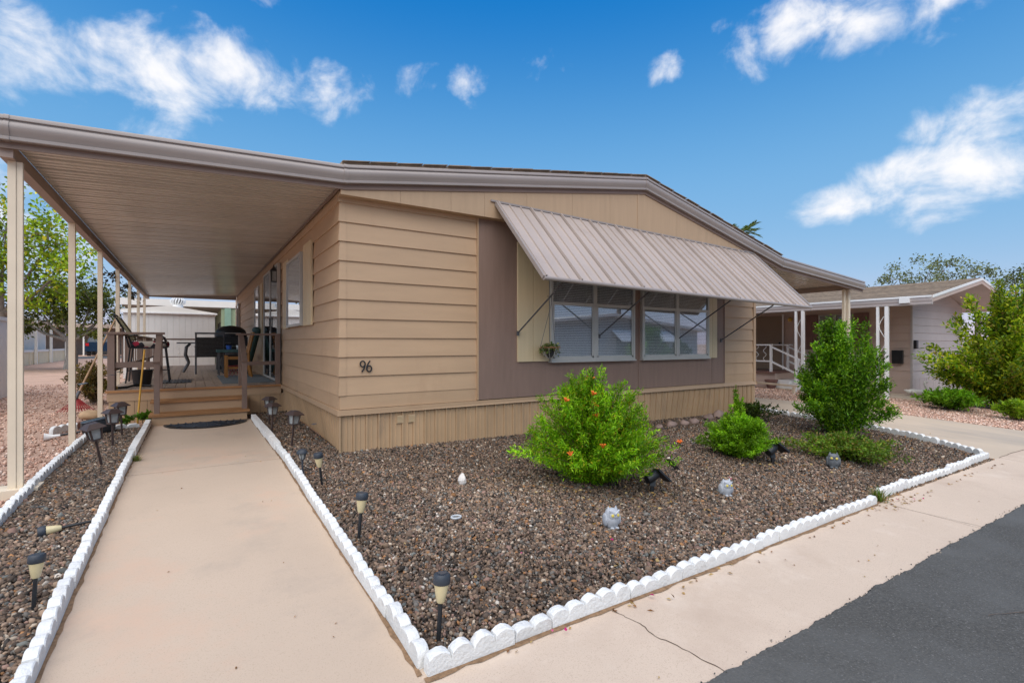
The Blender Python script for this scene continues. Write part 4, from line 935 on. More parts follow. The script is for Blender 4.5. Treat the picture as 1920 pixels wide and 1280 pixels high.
# owls
def owl(mat, eye):
    t = thing('owl_ornament', '', 'owl ornament', (0, 0, 0))
    bd = mk('body', MB().lathe([(.028, 0), (.036, .004), (.041, .018), (.050, .035), (.053, .060), (.049, .085), (.041, .105), (.034, .116), (.015, .122)], 18, (0, 0, 0), 1, .88), mat, t, smooth=60)
    for s in (-1, 1):
        mk('ear', MB().lathe([(.015, 0), (.009, .014), (.001, .030)], 8, (s * .026, -.004, .108)), mat, t, smooth=60)
        mk('eye_ring', MB().lathe([(.019, 0), (.019, .006), (.013, .009)], 14).xf(Matrix.Translation((s * .0175, -.036, .088)) @ Matrix.Rotation(rad(80), 4, 'X') @ Matrix.Rotation(rad(s * 14), 4, 'Y')), mat, t, smooth=50)
        mk('eye', MB().lathe([(.0095, 0), (.0095, .004), (.006, .006)], 12).xf(Matrix.Translation((s * .019, -.0445, .0895)) @ Matrix.Rotation(rad(80), 4, 'X') @ Matrix.Rotation(rad(s * 14), 4, 'Y')), eye, t, smooth=50)
        mk('wing', MB().ell((s * .046, .004, .052), (.012, .032, .042), 10, 8), mat, t, smooth=60)
        mk('foot', MB().ell((s * .016, -.036, .007), (.014, .016, .008), 10, 6), mat, t, smooth=60)
        mk('brow', MB().bar((0, -.046, .096), (s * .036, -.030, .116), .010, .008), mat, t)
    mk('beak', MB().lathe([(.007, 0), (.001, .016)], 8).xf(Matrix.Translation((0, -.046, .083)) @ Matrix.Rotation(rad(160), 4, 'X')), mat, t)
    return t
o1 = owl(owl_m, yellow); place(o1, at_g(1.166, -2.84, .006), rad(-14), (0, 0), 1.1); o1['label'] = 'pale grey owl ornament nearer the street, below the big bush'
o1['group'] = 'pale owl ornaments'
copy_thing(o1, at_g(2.552, -2.79, .006), 'pale grey owl ornament farther along the bed between two spot lights', rad(-22), (0, 0), 1.05)
o3 = owl(owl_d, yellow); place(o3, at_g(4.467, -2.77, .006), rad(-58), (0, 0), 1.2); o3['label'] = 'dark grey owl ornament beside the low ground cover plant'
# loose stones
def stone(r, seed):
    random.seed(seed); b = MB().ell((0, 0, 0), r, 12, 8)
    q = [Vector((random.uniform(-1, 1), random.uniform(-1, 1), random.uniform(-1, 1))).normalized() for _ in range(9)]
    out = []
    for p in b.v:
        v = Vector(p); n = Vector((v.x / r[0], v.y / r[1], v.z / r[2])); k = 1
        for d_ in q:
            e = n.dot(d_)
            if e > .72: k = min(k, .72 / e)
        out.append(tuple(v * (k + random.uniform(-.03, .03))))
    b.v = out; return b
def put(b, x, y, z, name, mat, label, cat, group=None, sm=None):
    b.v = [(a + x, c + y, d + z) for a, c, d in b.v]; return tag(mk(name, b, mat, smooth=sm), label, cat, group)
put(stone((.045, .04, .06), 3), *at_g(.668, -1.51, .045), 'white_rock', rock_w, 'white pointed rock standing alone on the gravel', 'rock', None)
RR = [(4.40, -.47, .075, 'smallest river stone at the open end of the row under the window'), (4.68, -.45, .10, 'grey river stone, second in the row along the skirting'), (5.0, -.43, .095, 'reddish river stone, third in the row along the skirting'),
      (5.26, -.40, .10, 'pinkish river stone, fourth in the row along the skirting'), (5.82, -.27, .115, 'round brown river stone beside the small bush'), (6.22, -.16, .13, 'largest pinkish river stone behind the small bush'), (5.02 - .18, -.38, .06, 'small flat stone squeezed between the grey and reddish river stones')]
for i, (x, y, r, lb) in enumerate(RR): put(stone((r, r * .8, r * .62), 20 + i), *at_g(x, y, r * .3), 'river_stone', rock_r, lb, 'stone', 'river stones along the skirting', 60)
b = MB().tube([(.273 + .036 * math.cos(k * math.pi / 8), -2.2 + .03 * math.sin(k * math.pi / 8), zg(.27, -2.2) + .022) for k in range(17)], .007, 6)
tag(mk('glass_ring', b, M('pale_glass', (.55, .58, .60), .15, .05, 9), smooth=60), 'small pale ring lying on the gravel', 'ring')
put(stone((.17, .12, .10), 41), -2.64, 4.75, .03, 'earth_mound', M('sand', (.40, .27, .16), .95, .15, 12, .5, 60), 'low tan mound of earth by the brown edging', 'mound', None, 60)
# black spot light lamp lying beside the patio post, with white tube
bl = thing('flood_lamp', 'black plastic flood lamp lying on the gravel by a patio post', 'lamp', (-2.36, 2.9, 0))
mk('housing', cushion(-2.50, -2.16, 2.78, 3.0, .02, .17).xf(Matrix.Translation((-2.33, 2.9, .09)) @ Matrix.Rotation(.25, 4, 'Z') @ Matrix.Rotation(-.18, 4, 'Y') @ Matrix.Translation((2.33, -2.9, -.09))), black, bl, smooth=60)
mk('lens_cover', cushion(-2.49, -2.2, 2.79, 2.99, .172, .195).xf(Matrix.Translation((-2.33, 2.9, .09)) @ Matrix.Rotation(.25, 4, 'Z') @ Matrix.Rotation(-.18, 4, 'Y') @ Matrix.Translation((2.33, -2.9, -.09))), panel_m, bl, smooth=60)
sw = thing('garden_brush', 'black handled brush with white head on the pink gravel', 'brush', (-2.75, 2.85, -.02))
mk('handle', MB().tube([(-2.50, 2.86, .045), (-2.69, 2.86, .02)], .014, 8), black, sw, smooth=60); mk('head', MB().tube([(-2.69, 2.86, .02), (-2.76, 2.86, .012), (-2.84, 2.85, .012)], [.016, .022, .05], 10), white, sw, smooth=60)

# ------------------------------------------------------------------ hanging basket
hb = thing('hanging_basket', 'wire hanging basket with black pot and variegated trailing plant', 'plant', (2.63, -.18, .95))
hx, hy, hz = 2.63, -.19, .98
mk('pot', MB().lathe([(.045, 0), (.06, .12), (.066, .12), (.066, .135), (.055, .135), (.05, .03)], 14, (hx, hy, hz)), black, hb, smooth=40)
for k in range(8):
    a = k * math.pi / 4; mk('basket_wire', MB().tube([(hx + .03 * math.cos(a), hy + .03 * math.sin(a), hz - .01), (hx + .085 * math.cos(a), hy + .085 * math.sin(a), hz + .04), (hx + .13 * math.cos(a), hy + .13 * math.sin(a), hz + .13)], .004, 5), alu, hb)
mk('basket_rim', MB().tube([(hx + .13 * math.cos(k * math.pi / 10), hy + .13 * math.sin(k * math.pi / 10), hz + .13) for k in range(21)], .006, 5), terra, hb)
for k in range(3):
    a = k * 2.09 + .4; mk('chain', MB().tube([(hx + .13 * math.cos(a), hy + .13 * math.sin(a), hz + .13), (hx + .06, hy + .05, hz + .72)], .004, 4), greym, hb)
mk('hook', MB().tube([(hx + .06, hy + .05, hz + .72), (hx + .06, hy + .05, hz + .80), (hx + .06, -.051, hz + .81)], .005, 5), greym, hb)
n = 260; th = rng.uniform(0, 6.28, n); r = rng.uniform(.02, .13, n); P = np.stack([hx + r * np.cos(th), hy + r * np.sin(th) * .8, hz + .15 - rng.uniform(0, 1, n) * .14 * (r / .13) ** 2 + rng.normal(0, .015, n)], 1)
V, Fq, c = leafset(P, np.stack([np.cos(th), np.sin(th), rng.normal(0, .6, n)], 1), .045, .015, [(.14, .22, .05), (.45, .45, .22), (.09, .15, .03)], [3, 3, 2]); npmesh('foliage', V, Fq, leaf_m, hb, c, kind='stuff')

# ================================================================== PLANTS
def shrub(name, label, base, R, H, stems, per, L, W, pal, wts, core=.2, lobes=(), up=.5, flowers=None, seed=1, cat='bush', stem_r=.007, twigs=4, lean=(0, 0), low=0, spread=.06, fan=.75):
    """many arching stems from the base, each carrying side twigs with small paired leaves"""
    global rng
    rng = np.random.default_rng(seed)
    t = thing(name, label, cat, base); b0 = np.array(base)
    sb = MB(); Ps = []; Ds = []; Ts = []
    tips = []
    for s in range(stems):
        a = rng.uniform(0, 2 * math.pi); e = rng.uniform(0, 1) ** fan          # 0 = upright, 1 = outward
        bump = 1 + .16 * math.sin(3 * a + seed) + .12 * math.sin(5 * a + 2 * seed) + rng.normal(0, .09)
        rr = R * e * bump; hh = H * (math.sqrt(max(0, 1 - (e * .86) ** 2)) * (1 + rng.normal(0, .09)))
        hh = max(hh, .10 * H); hh *= 1 - low * e ** 3
        if rng.uniform() < .12: rr *= 1.07; hh *= 1.05          # sprigs that stand out of the outline
        for (la, lw, lk) in lobes:
            dd = math.atan2(math.sin(a - la), math.cos(a - la)); q = math.exp(-(dd / lw) ** 2); rr *= 1 + lk * q
        tip = b0 + np.array([rr * math.cos(a) + lean[0], rr * math.sin(a) + lean[1], hh]); mid = b0 + np.array([rr * .42 * math.cos(a) + lean[0] * .4, rr * .42 * math.sin(a) + lean[1] * .4, hh * (.55 + .1 * up)])
        tips.append(tip)
        pts = [b0 + np.array([rng.normal(0, .04), rng.normal(0, .04), 0]), mid, tip]
        if s % 2 == 0: sb.tube([tuple(p) for p in pts], [stem_r, stem_r * .6, stem_r * .2], 5)
        tt = core + (1 - core) * rng.uniform(0, 1, per) ** .72
        q = ((1 - tt) ** 2)[:, None] * pts[0] + (2 * tt * (1 - tt))[:, None] * pts[1] + (tt ** 2)[:, None] * pts[2]
        tang = (2 * (1 - tt))[:, None] * (pts[1] - pts[0]) + (2 * tt)[:, None] * (pts[2] - pts[1]); tang /= np.linalg.norm(tang, axis=1)[:, None]
        q += rng.normal(0, 1, (per, 3)) * R * spread * (1.25 - tt * .8)[:, None]
        Ts.append(np.full(per, float(np.clip(rng.normal(1, .28), .45, 1.7)))); Ps.append(q); Ds.append(tang * .55 + rng.normal(0, .6, (per, 3)) + np.array([0, 0, .22]))
    P = np.concatenate(Ps); D = np.concatenate(Ds); k = P[:, 2] > base[2] + .015; P, D = P[k], D[k]; tn = np.concatenate(Ts)[k]
    mk('stems', sb, bark_d, t, kind='stuff')
    V, Fq, c = leafset(P, D, L, W, pal, wts, tint=tn)
    npmesh('foliage', V, Fq, leaf_m, t, c, kind='stuff')
    if flowers:
        nf, fc_ = flowers; T = np.array(tips); pick = T[rng.choice(len(T), nf)] + rng.normal(0, .03, (nf, 3)); src = None
        for p in pick:
            b = MB()
            for k in range(5):
                a = k * 1.2566; b.tube([(0, 0, 0), (.018 * math.cos(a), .018 * math.sin(a), .028), (.030 * math.cos(a), .030 * math.sin(a), .030)], [.004, .008, .002], 4)
            if src is None: b.v = [(x + p[0], y + p[1], z + p[2]) for x, y, z in b.v]; src = mk('flower', b, fc_, t); p0_ = p
            else: inst(src, t, tuple(p - p0_), rot=(rng.uniform(-.8, .8), rng.uniform(-.8, .8), 0))
    return t
org = M('orange_flower', (.75, .16, .02), .6, .1, 20)
G1 = [(.20, .44, .008), (.28, .54, .012), (.12, .31, .005), (.39, .60, .02), (.40, .35, .02)]
shrub('flowering_bush', 'large bright green feathery bush with orange flowers before the window', at_g(1.72, -1.97), .58, .90, 320, 250, .040, .0050, G1, [4, 4, 3, 2, 1], .03, [(-.5, .6, .28), (2.9, .5, .12)], flowers=(9, org), seed=5, low=.45, fan=.62, spread=.05)
shrub('small_bush', 'small bright green round bush between two spot lights', at_g(3.97, -2.02), .42, .45, 170, 180, .034, .0062, [(.20, .43, .012), (.29, .52, .016), (.13, .30, .008)], [4, 3, 2], .06, seed=8, low=.4, fan=.6, spread=.05)
shrub('green_shoots', 'thin upright green shoots rising out of the small round bush', at_g(4.0, -1.95), .17, .66, 22, 80, .04, .010, [(.20, .40, .018), (.30, .48, .03)], [3, 2], .3, seed=9, cat='bush')
shrub('tall_bush', 'tall dark green leafy bush before the driveway', at_g(6.62, -1.88), .58, 1.58, 84, 520, .050, .0095, [(.11, .27, .010), (.18, .38, .014), (.06, .16, .007), (.29, .49, .02)], [4, 3, 3, 2], .12, [(-.8, .5, .18), (2.4, .5, .1)], seed=12, stem_r=.012, low=.5, fan=.6, spread=.10)
shrub('ground_cover', 'low straggling green plant with yellowish leaves beside dark owl', at_g(5.02, -2.62), .62, .24, 120, 70, .036, .010, [(.11, .21, .014), (.18, .28, .025), (.26, .20, .04)], [4, 3, 1], .2, seed=15, cat='plant')
shrub('ground_cover', 'sparse dark green sprigs by the driveway edging behind tall bush', at_g(6.35, -.75), .38, .30, 30, 50, .045, .012, [(.05, .09, .012), (.08, .12, .02)], [2, 1], .25, seed=16, cat='plant')
YG = [(.36, .46, .02), (.20, .33, .014), (.50, .54, .03), (.10, .21, .01), (.48, .33, .10)]
shrub('young_tree', 'yellow green leafy tree with dry seed pods before the mauve house', at_g(13.85, -2.1), 1.5, 2.40, 90, 420, .10, .022, YG, [5, 5, 3, 4, .6], .12, [(2.6, .5, .2)], seed=21, cat='tree', stem_r=.022, low=.55, fan=.6, spread=.075)
shrub('ground_cover', 'low green suckers at the foot of the yellow green tree', at_g(12.2, -1.55), .62, .34, 70, 60, .085, .022, [(.12, .28, .012), (.20, .37, .02)], [2, 1], .2, seed=22, cat='plant')
shrub('ground_cover', 'bright green sucker on the pink gravel edge by the tree', at_g(11.7, -2.65), .36, .30, 40, 50, .08, .022, [(.24, .41, .02), (.34, .50, .03)], [2, 1], .2, seed=23, cat='plant')
shrub('weed', 'small green leafy weed at the deck foot beside the steps', at_g(-1.86, 3.6), .16, .14, 16, 14, .06, .020, [(.08, .19, .015), (.13, .25, .02)], [2, 1], .3, seed=31, cat='weed')
shrub('weed', 'small green leafy weed behind the white edging below the deck', at_g(-2.1, 3.55), .12, .10, 12, 12, .06, .020, [(.08, .19, .015), (.13, .25, .02)], [2, 1], .3, seed=32, cat='weed')
shrub('dry_bush', 'yellow brown dry bush outside the deck rail', at_g(-2.95, 7.3), .55, .72, 70, 55, .06, .012, [(.22, .15, .04), (.14, .14, .03), (.10, .07, .03)], [3, 2, 2], .1, seed=33)
def tuft(label, base, n, L, seed, pal=((.10, .19, .02), (.16, .24, .04), (.30, .26, .10))):
    r_ = np.random.default_rng(seed); V = []; Fq = []; C_ = []
    for i in range(n):
        a = r_.uniform(0, 6.28); o = r_.uniform(.1, .9); l = L * r_.uniform(.5, 1.1); d_ = np.array([math.cos(a) * o, math.sin(a) * o, 1.0]); d_ /= np.linalg.norm(d_); s = np.array([-math.sin(a), math.cos(a), 0]) * .0028
        p = np.array(base) + np.array([r_.normal(0, .022), r_.normal(0, .022), -.005]); m1 = p + d_ * l * .6; tp = p + d_ * l + np.array([math.cos(a), math.sin(a), -.5]) * l * .18
        k = len(V); V += [p - s, p + s, m1 + s, m1 - s, tp]; Fq += [(k, k + 1, k + 2, k + 3), (k + 3, k + 2, k + 4, k + 4)]; C_ += [pal[r_.integers(len(pal))]] * 5
    Fq = np.array([f for f in Fq if f[2] != f[3]] ); V = np.array(V)
    tip = np.array([(k + 3, k + 2, k + 4) for k in range(0, len(V), 5)])
    t = thing('grass_tuft', label, 'grass tuft', base); Vt = V
    tri = np.concatenate([Fq[:, [0, 1, 2]], Fq[:, [0, 2, 3]], tip]); npmesh('blades', Vt, tri, leaf_m, t, np.array(C_), kind='stuff')
tuft('grass tuft growing in the gap of the street edging', at_g(3.64, -3.50), 110, .15, 3)
tuft('small grass tuft growing beside the walk edging left of the walk', at_g(-1.775, .75), 60, .085, 4)

# soil washed against the foot of the edging
def dirt(label, pts, wd, seed):
    r_ = np.random.default_rng(seed); P = [Vector(p) for p in pts]; Q = []
    for a, c in zip(P, P[1:]):
        n = max(2, int((c - a).length / .06)); Q += [a.lerp(c, k / n) for k in range(n)]
    Q.append(P[-1]); vs = []; fs = []
    for i, p in enumerate(Q):
        d = (Q[min(i + 1, len(Q) - 1)] - Q[max(0, i - 1)]).normalized(); nn = Vector((-d.y, d.x)); w1 = wd * abs(r_.normal(.6, .35))
        a, c = p + nn * .01, p - nn * (.002 + w1); vs += [(a.x, a.y, zg(a.x, a.y) + .006), (c.x, c.y, zg(c.x, c.y) + .0035)]
        if i: k = 2 * i; fs.append((k - 2, k - 1, k + 1, k))
    o = mk('soil_line', MB().add(vs, fs), dirt_m, kind='stuff'); tag(o, label, 'soil')
dirt_m = M('washed_soil', (.22, .135, .075), .95, .35, 40, .6, 80)
dirt('thin line of brown soil at the foot of the street edging', [(-.55, -3.592), (1.2, -3.576), (3.56, -3.532), (3.7, -3.50), (6.8, -3.462)], .022, 1)
dirt('thin line of brown soil between front walk and big bed edging', [(-.556, 3.1), (-.556, -3.56)], .010, 2)
dirt('thin line of brown soil between front walk and narrow strip edging', [(-1.799, -3.58), (-1.799, 3.2)], .012, 3)

# leaf litter and fallen petals
def litter(name, label, X, Y, L, W, pal, wts, dz=.012):
    n = len(X); P = np.stack([X, Y, zgn(X, Y) + dz], 1); V, Fq, c = leafset(P, np.stack([rng.normal(0, 1, n), rng.normal(0, 1, n), rng.normal(.15, .12, n)], 1), L, W, pal, wts, .3, .1)
    o = npmesh(name, V, Fq, dull_leaf, None, c); tag(o, label, 'leaf litter'); o['kind'] = 'stuff'
rng = np.random.default_rng(77)
DRY = [(.42, .26, .09), (.30, .15, .06), (.50, .36, .16), (.22, .11, .05)]
X = np.concatenate([rng.normal(3.8, .25, 60), rng.uniform(-.4, 6.6, 45), rng.uniform(.5, 1.3, 14)]); Y = np.concatenate([rng.normal(-3.58, .05, 60), -3.60 - np.abs(rng.normal(0, .025, 45)), -3.61 - np.abs(rng.normal(0, .04, 14))])
litter('leaf_litter', 'dry leaves blown along the foot of the street edging', X, Y, .030, .008, DRY, [3, 3, 2, 2], .006)
X, Y = scatter(90, -.4, 6.5, -4.1, -3.6); litter('leaf_litter', 'few dry leaf scraps scattered on the sidewalk', X[:16], Y[:16], .02, .005, DRY, [3, 3, 2, 2], .006)
X, Y = scatter(240, -.4, 7.2, -3.4, -.2, inbed); X = np.concatenate([X, rng.normal(1.72, .45, 170), rng.normal(6.5, .5, 120), rng.normal(4.0, .35, 60)]); Y = np.concatenate([Y, rng.normal(-2.25, .3, 170), rng.normal(-2.1, .35, 120), rng.normal(-2.25, .25, 60)])
litter('leaf_litter', 'dry leaves scattered over the brown gravel bed', X, Y, .035, .009, DRY, [3, 2, 3, 2], .024)
X, Y = scatter(26, -1.6, -.7, -3.5, 2.5); litter('leaf_litter', 'tiny dry scraps on the front walk', X, Y, .014, .004, DRY, [3, 3, 2, 2], .006)
PK = [(.62, .03, .22), (.70, .16, .30)]
X = np.array([.05, .70, .12, 3.95, 3.78, 4.02, 2.9, 3.05, 5.2, 1.0, .36, 4.75, -.515, 3.0]); Y = np.array([-3.62, -3.635, -3.64, -3.64, -3.60, -3.7, -2.6, -2.5, -2.9, -3.0, -2.9, -2.7, 2.0, -2.55]); litter('petals', 'fallen pink petals scattered on gravel and sidewalk', X, Y, .024, .011, PK, [2, 1], .02)
# ================================================================== NEIGHBOUR ON THE RIGHT
nz = -.19
nh = thing('neighbour_house', 'mauve neighbouring mobile home with shingle roof and white gutter', 'house', (16.5, 4, nz))
NX, NX2, NY = 14.8, 18.6, .0
mk('wall', MB().box(NX + .02, NX2, NY + .02, 14, nz, 2.32), mauve, nh)
boards(nh, 13.9, 'y', (NX + .02, NY + .03, 0), 10, .22, 'siding_board', mauve, .205)
boards(nh, 3.7, 'x', (NX + .04, NY + .02, 0), 10, .22, 'siding_board', mauve_w, .205)
mk('corner_trim', MB().box(NX - .012, NX + .04, NY - .012, NY + .04, nz, 2.3), mauve_w, nh)
for i in range(24): 
    if i == 0: s_ = mk('skirt_panel', MB().box(NX + .022, NX + .175, NY - .004, NY + .019, nz, .219), mauve_w, nh)
    else: inst(s_, nh, (.157 * i, random.uniform(-.003, .003), 0))
mk('skirt', MB().box(NX - .004, NX + .019, NY + .041, 14, nz, .219), mauve, nh)
# gable end and roof
RX, RZ, E1, E2, EZ, FY = 16.25, 2.80, 12.86, 19.7, 2.17, -1.0
mk('gable_end', MB().prism([(NX, NY, 2.25), (NX2, NY, 2.25), (RX + 1.2, NY, 2.6), (RX, NY, 2.72), (NX, NY, 2.42)], (0, .02, 0)), mauve_w, nh)
boards(nh, 2.2, 'x', (NX + .5, NY + .0, 0), 1, 2.32, 'siding_board', mauve_w, .17)
for a, za, c, zc_ in ((E1, EZ, RX, RZ), (RX, RZ, E2, EZ)): mk('roof_slope', MB().prism([(a, FY, za + .06), (c, FY, zc_ + .06), (c, FY, zc_ + .10), (a, FY, za + .10)], (0, 15.5, 0)), shingle, nh)
# shingle courses on the slope that faces us
nC = 16; src = None
for i in range(nC):
    t = i / nC; x = E1 + (RX - E1) * t; z = EZ + (RZ - EZ) * t
    if src is None: src = mk('shingle_course', MB().prism([(x, FY + .01, z + .102), (x + (RX - E1) / nC, FY + .01, z + .102 + (RZ - EZ) / nC), (x, FY + .01, z + .118)], (0, 15.4, 0)), shingle, nh)
    else: inst(src, nh, ((RX - E1) * t, 0, (RZ - EZ) * t))
for a, za, c, zc_ in ((E1, EZ, RX, RZ), (RX, RZ, E2, EZ)): mk('rake_board', MB().prism([(a, FY - .03, za - .06), (c, FY - .03, zc_ - .06), (c, FY - .03, zc_ + .085), (a, FY - .03, za + .085)], (0, .028, 0)), mauve, nh); mk('rake_trim', MB().prism([(a, FY - .045, za + .035), (c, FY - .045, zc_ + .035), (c, FY - .045, zc_ + .095), (a, FY - .045, za + .095)], (0, .014, 0)), white, nh)
mk('soffit', MB().prism([(E1 + .05, FY, EZ - .02), (RX, FY, RZ - .03), (E2 - .05, FY, EZ - .02), (E2 - .05, FY, EZ), (RX, FY, RZ + .0), (E1 + .05, FY, EZ)], (0, 15, 0)), mauve_w, nh)
mk('gutter', MB().sweep([(a * 1.0, b_ * 1.0) for a, b_ in GP], (E1 + .03, FY - .03, EZ - .10), (E1 + .03, 14, EZ - .10), (1, 0, 0)), mauve_w, nh, smooth=35)
mk('gutter_lip', MB().box(E1 - .07, E1 - .055, FY - .03, 14, EZ + .05, EZ + .095), white, nh); mk('gutter_lip', MB().box(E1 - .012, E1 + .006, FY - .03, 14, EZ - .112, EZ - .085), white, nh)
mk('gutter_bracket', MB().box(E1 - .085, E1 - .02, -.62, -.42, EZ - .06, EZ + .08), white, nh)
for y in (-.05, 1.92, 4.2):
    for dy, w_ in ((.095, .026), (-.095, .036)): mk('porch_post', MB().box(12.86 - w_, 12.86 + w_, y + dy - w_, y + dy + w_, nz - .03, EZ - .11), white, nh)
    mk('iron_scroll', MB().tube([(12.86, y + .07 * math.sin(k * .9), nz + .12 + k * .105) for k in range(19)], .008, 5), white, nh)
# its windows, door and shutters
for y0, y1 in ((1.42, 2.33),):
    wn_ = window(nh, 'y', y0, y1, 1.02, 2.02, None, NX - .003, 2, True)
for y0, y1 in ((1.0, 1.38), (2.37, 2.75)):
    s_ = mk('shutter', MB().box(NX - .03, NX - .003, y0, (y0 + y1) / 2 - .004, .98, 2.04), mauve_d, nh); mk('shutter_board', MB().box(NX - .03, NX - .003, (y0 + y1) / 2, y1, .98, 2.04), mauve_d, s_)
d_ = mk('door', MB().box(NX - .035, NX - .003, 3.45, 4.35, .32, 2.05), door_b, nh); mk('door_frame', MB().box(NX - .045, NX - .0351, 3.40, 3.45, .32, 2.1), white, d_); mk('knob', MB().ell((NX - .07, 3.52, 1.16), (.03, .03, .05), 10, 8), black, d_)
window(nh, 'y', 4.5, 5.9, .4, 2.05, None, NX - .003, 1, False, 'sliding_door', gm=glass_d)
mk('wall_lamp', MB().tube([(NX - .003, 3.15, 1.92), (NX - .10, 3.15, 1.97)], .012, 6).lathe([(.05, 0), (.075, .09), (.03, .13)], 10, (NX - .12, 3.15, 1.86)), brass, nh)
mk('mail_box', MB().box(NX - .12, NX - .024, .18, .42, .62, .98), black, nh); mk('meter_box', MB().box(NX + .05, NX + .17, NY - .08, NY - .004, 1.02, 1.25), black, nh)
# entrance deck with white rails
nd_ = thing('entrance_deck', 'low mauve entrance deck with white handrails by the neighbouring door', 'deck', (14, 4, nz))
mk('platform', MB().box(13.55, NX - .02, 3.0, 6.2, nz, .26), mauve, nd_); mk('deck_edge', MB().box(13.5, NX - .02, 2.97, 6.2, .262, .30), mauve_d, nd_)
mk('step', MB().box(13.5, 14.5, 2.55, 2.98, nz, .06), white, nd_); mk('step', MB().box(13.45, 14.55, 2.2, 2.54, nz, -.04), white, nd_)
for x, y, z0, z1 in ((13.6, 3.15, .3, 1.10), (13.6, 4.0, .3, 1.10), (13.6, 2.35, -.10, .72), (14.55, 3.15, .3, 1.10), (14.55, 2.35, -.1, .72)): mk('rail_post', MB().box(x - .03, x + .03, y - .03, y + .03, z0, z1), white, nd_)
for x in (13.6, 14.55):
    for dz in (0, -.45): mk('hand_rail', MB().bar((x, 3.18, 1.08 + dz), (x, 2.28, .68 + dz), .05, .045), white, nd_)
mk('hand_rail', MB().box(13.57, 13.63, 3.1, 4.6, 1.101, 1.14), white, nd_); mk('hand_rail', MB().box(13.575, 13.625, 3.18, 4.6, .60, .64), white, nd_); mk('hand_rail', MB().box(14.52, 14.58, 3.0, 3.9, 1.101, 1.14), white, nd_)
for y in (3.35, 3.6, 3.8): mk('iron_scroll', MB().tube([(13.6, y + .05 * math.sin(k * 1.2), .64 + k * .046) for k in range(11)], .007, 5), white, nd_)
tag(mk('flower_pot', MB().lathe([(.11, 0), (.17, .22), (.185, .22), (.185, .26), (.15, .26), (.14, .1)], 16, (13.35, 3.0, nz + .01)), M('old_pot', (.22, .12, .10), .8, .2, 9), smooth=40), 'brown clay pot at the foot of the neighbouring deck', 'pot')
tag(mk('flower_pot', MB().lathe([(.07, 0), (.10, .15), (.11, .15), (.11, .18), (.09, .18), (.08, .1)], 14, (13.8, 4.3, .302)), terra, smooth=40), 'small terracotta pot on the neighbouring deck', 'pot')
mk_s = sheet('path', 13.35, 14.78, -1.3, 3.0, .0, conc_drive, thick=.05)
tag(mk('low_border', MB().bar((14.72, -1.2, nz + .03), (14.72, .0, nz + .03), .06, .08), M('border_red', (.22, .11, .09), .9)), 'low red brown border along the neighbouring end wall', 'border')
tag(mk('garden_rail', MB().bar((12.2, 5.6, .12), (12.2, 1.6, .03), .05, .05).box(12.17, 12.23, 5.5, 5.56, -.2, .1).box(12.17, 12.23, 1.7, 1.76, -.2, .0), post_m), 'thin low tan rail beside the driveway', 'rail')
# swan planter
sw_ = thing('swan_planter', 'white swan planter beside the white porch posts', 'planter', at_g(14.45, -.22, .0)); sx, sy, sz = 14.45, -.22, zg(14.45, 0) + .004
swm = M('swan_white', (.72, .70, .64), .7, .06, 12)
dq = Vector((.8415, -.54, 0)); 
b = MB().lathe([(.10, 0), (.19, .03), (.25, .09), (.27, .15), (.24, .15), (.18, .08), (.05, .06)], 18, (0, 0, 0), .95, .7); rm = Matrix.Translation((sx, sy, sz)) @ Matrix.Rotation(math.atan2(dq.y, dq.x), 4, 'Z') @ Matrix.Scale(.72, 4)
mk('body', b.xf(rm), swm, sw_, smooth=60)
mk('neck', MB().tube([(.24, 0, .10), (.33, 0, .16), (.35, 0, .24), (.29, 0, .33), (.255, 0, .42), (.285, 0, .485), (.34, 0, .485), (.40, 0, .45)], [.06, .05, .042, .036, .032, .036, .034, .012], 10).xf(rm), swm, sw_, smooth=60)
mk('tail', MB().tube([(-.28, 0, .12), (-.38, 0, .17), (-.47, 0, .20)], [.07, .05, .01], 8).xf(rm), swm, sw_, smooth=60)
for s in (-1, 1): mk('wing', MB().ell((-.05, s * .15, .14), (.24, .035, .075), 12, 8).xf(rm), swm, sw_, smooth=60)

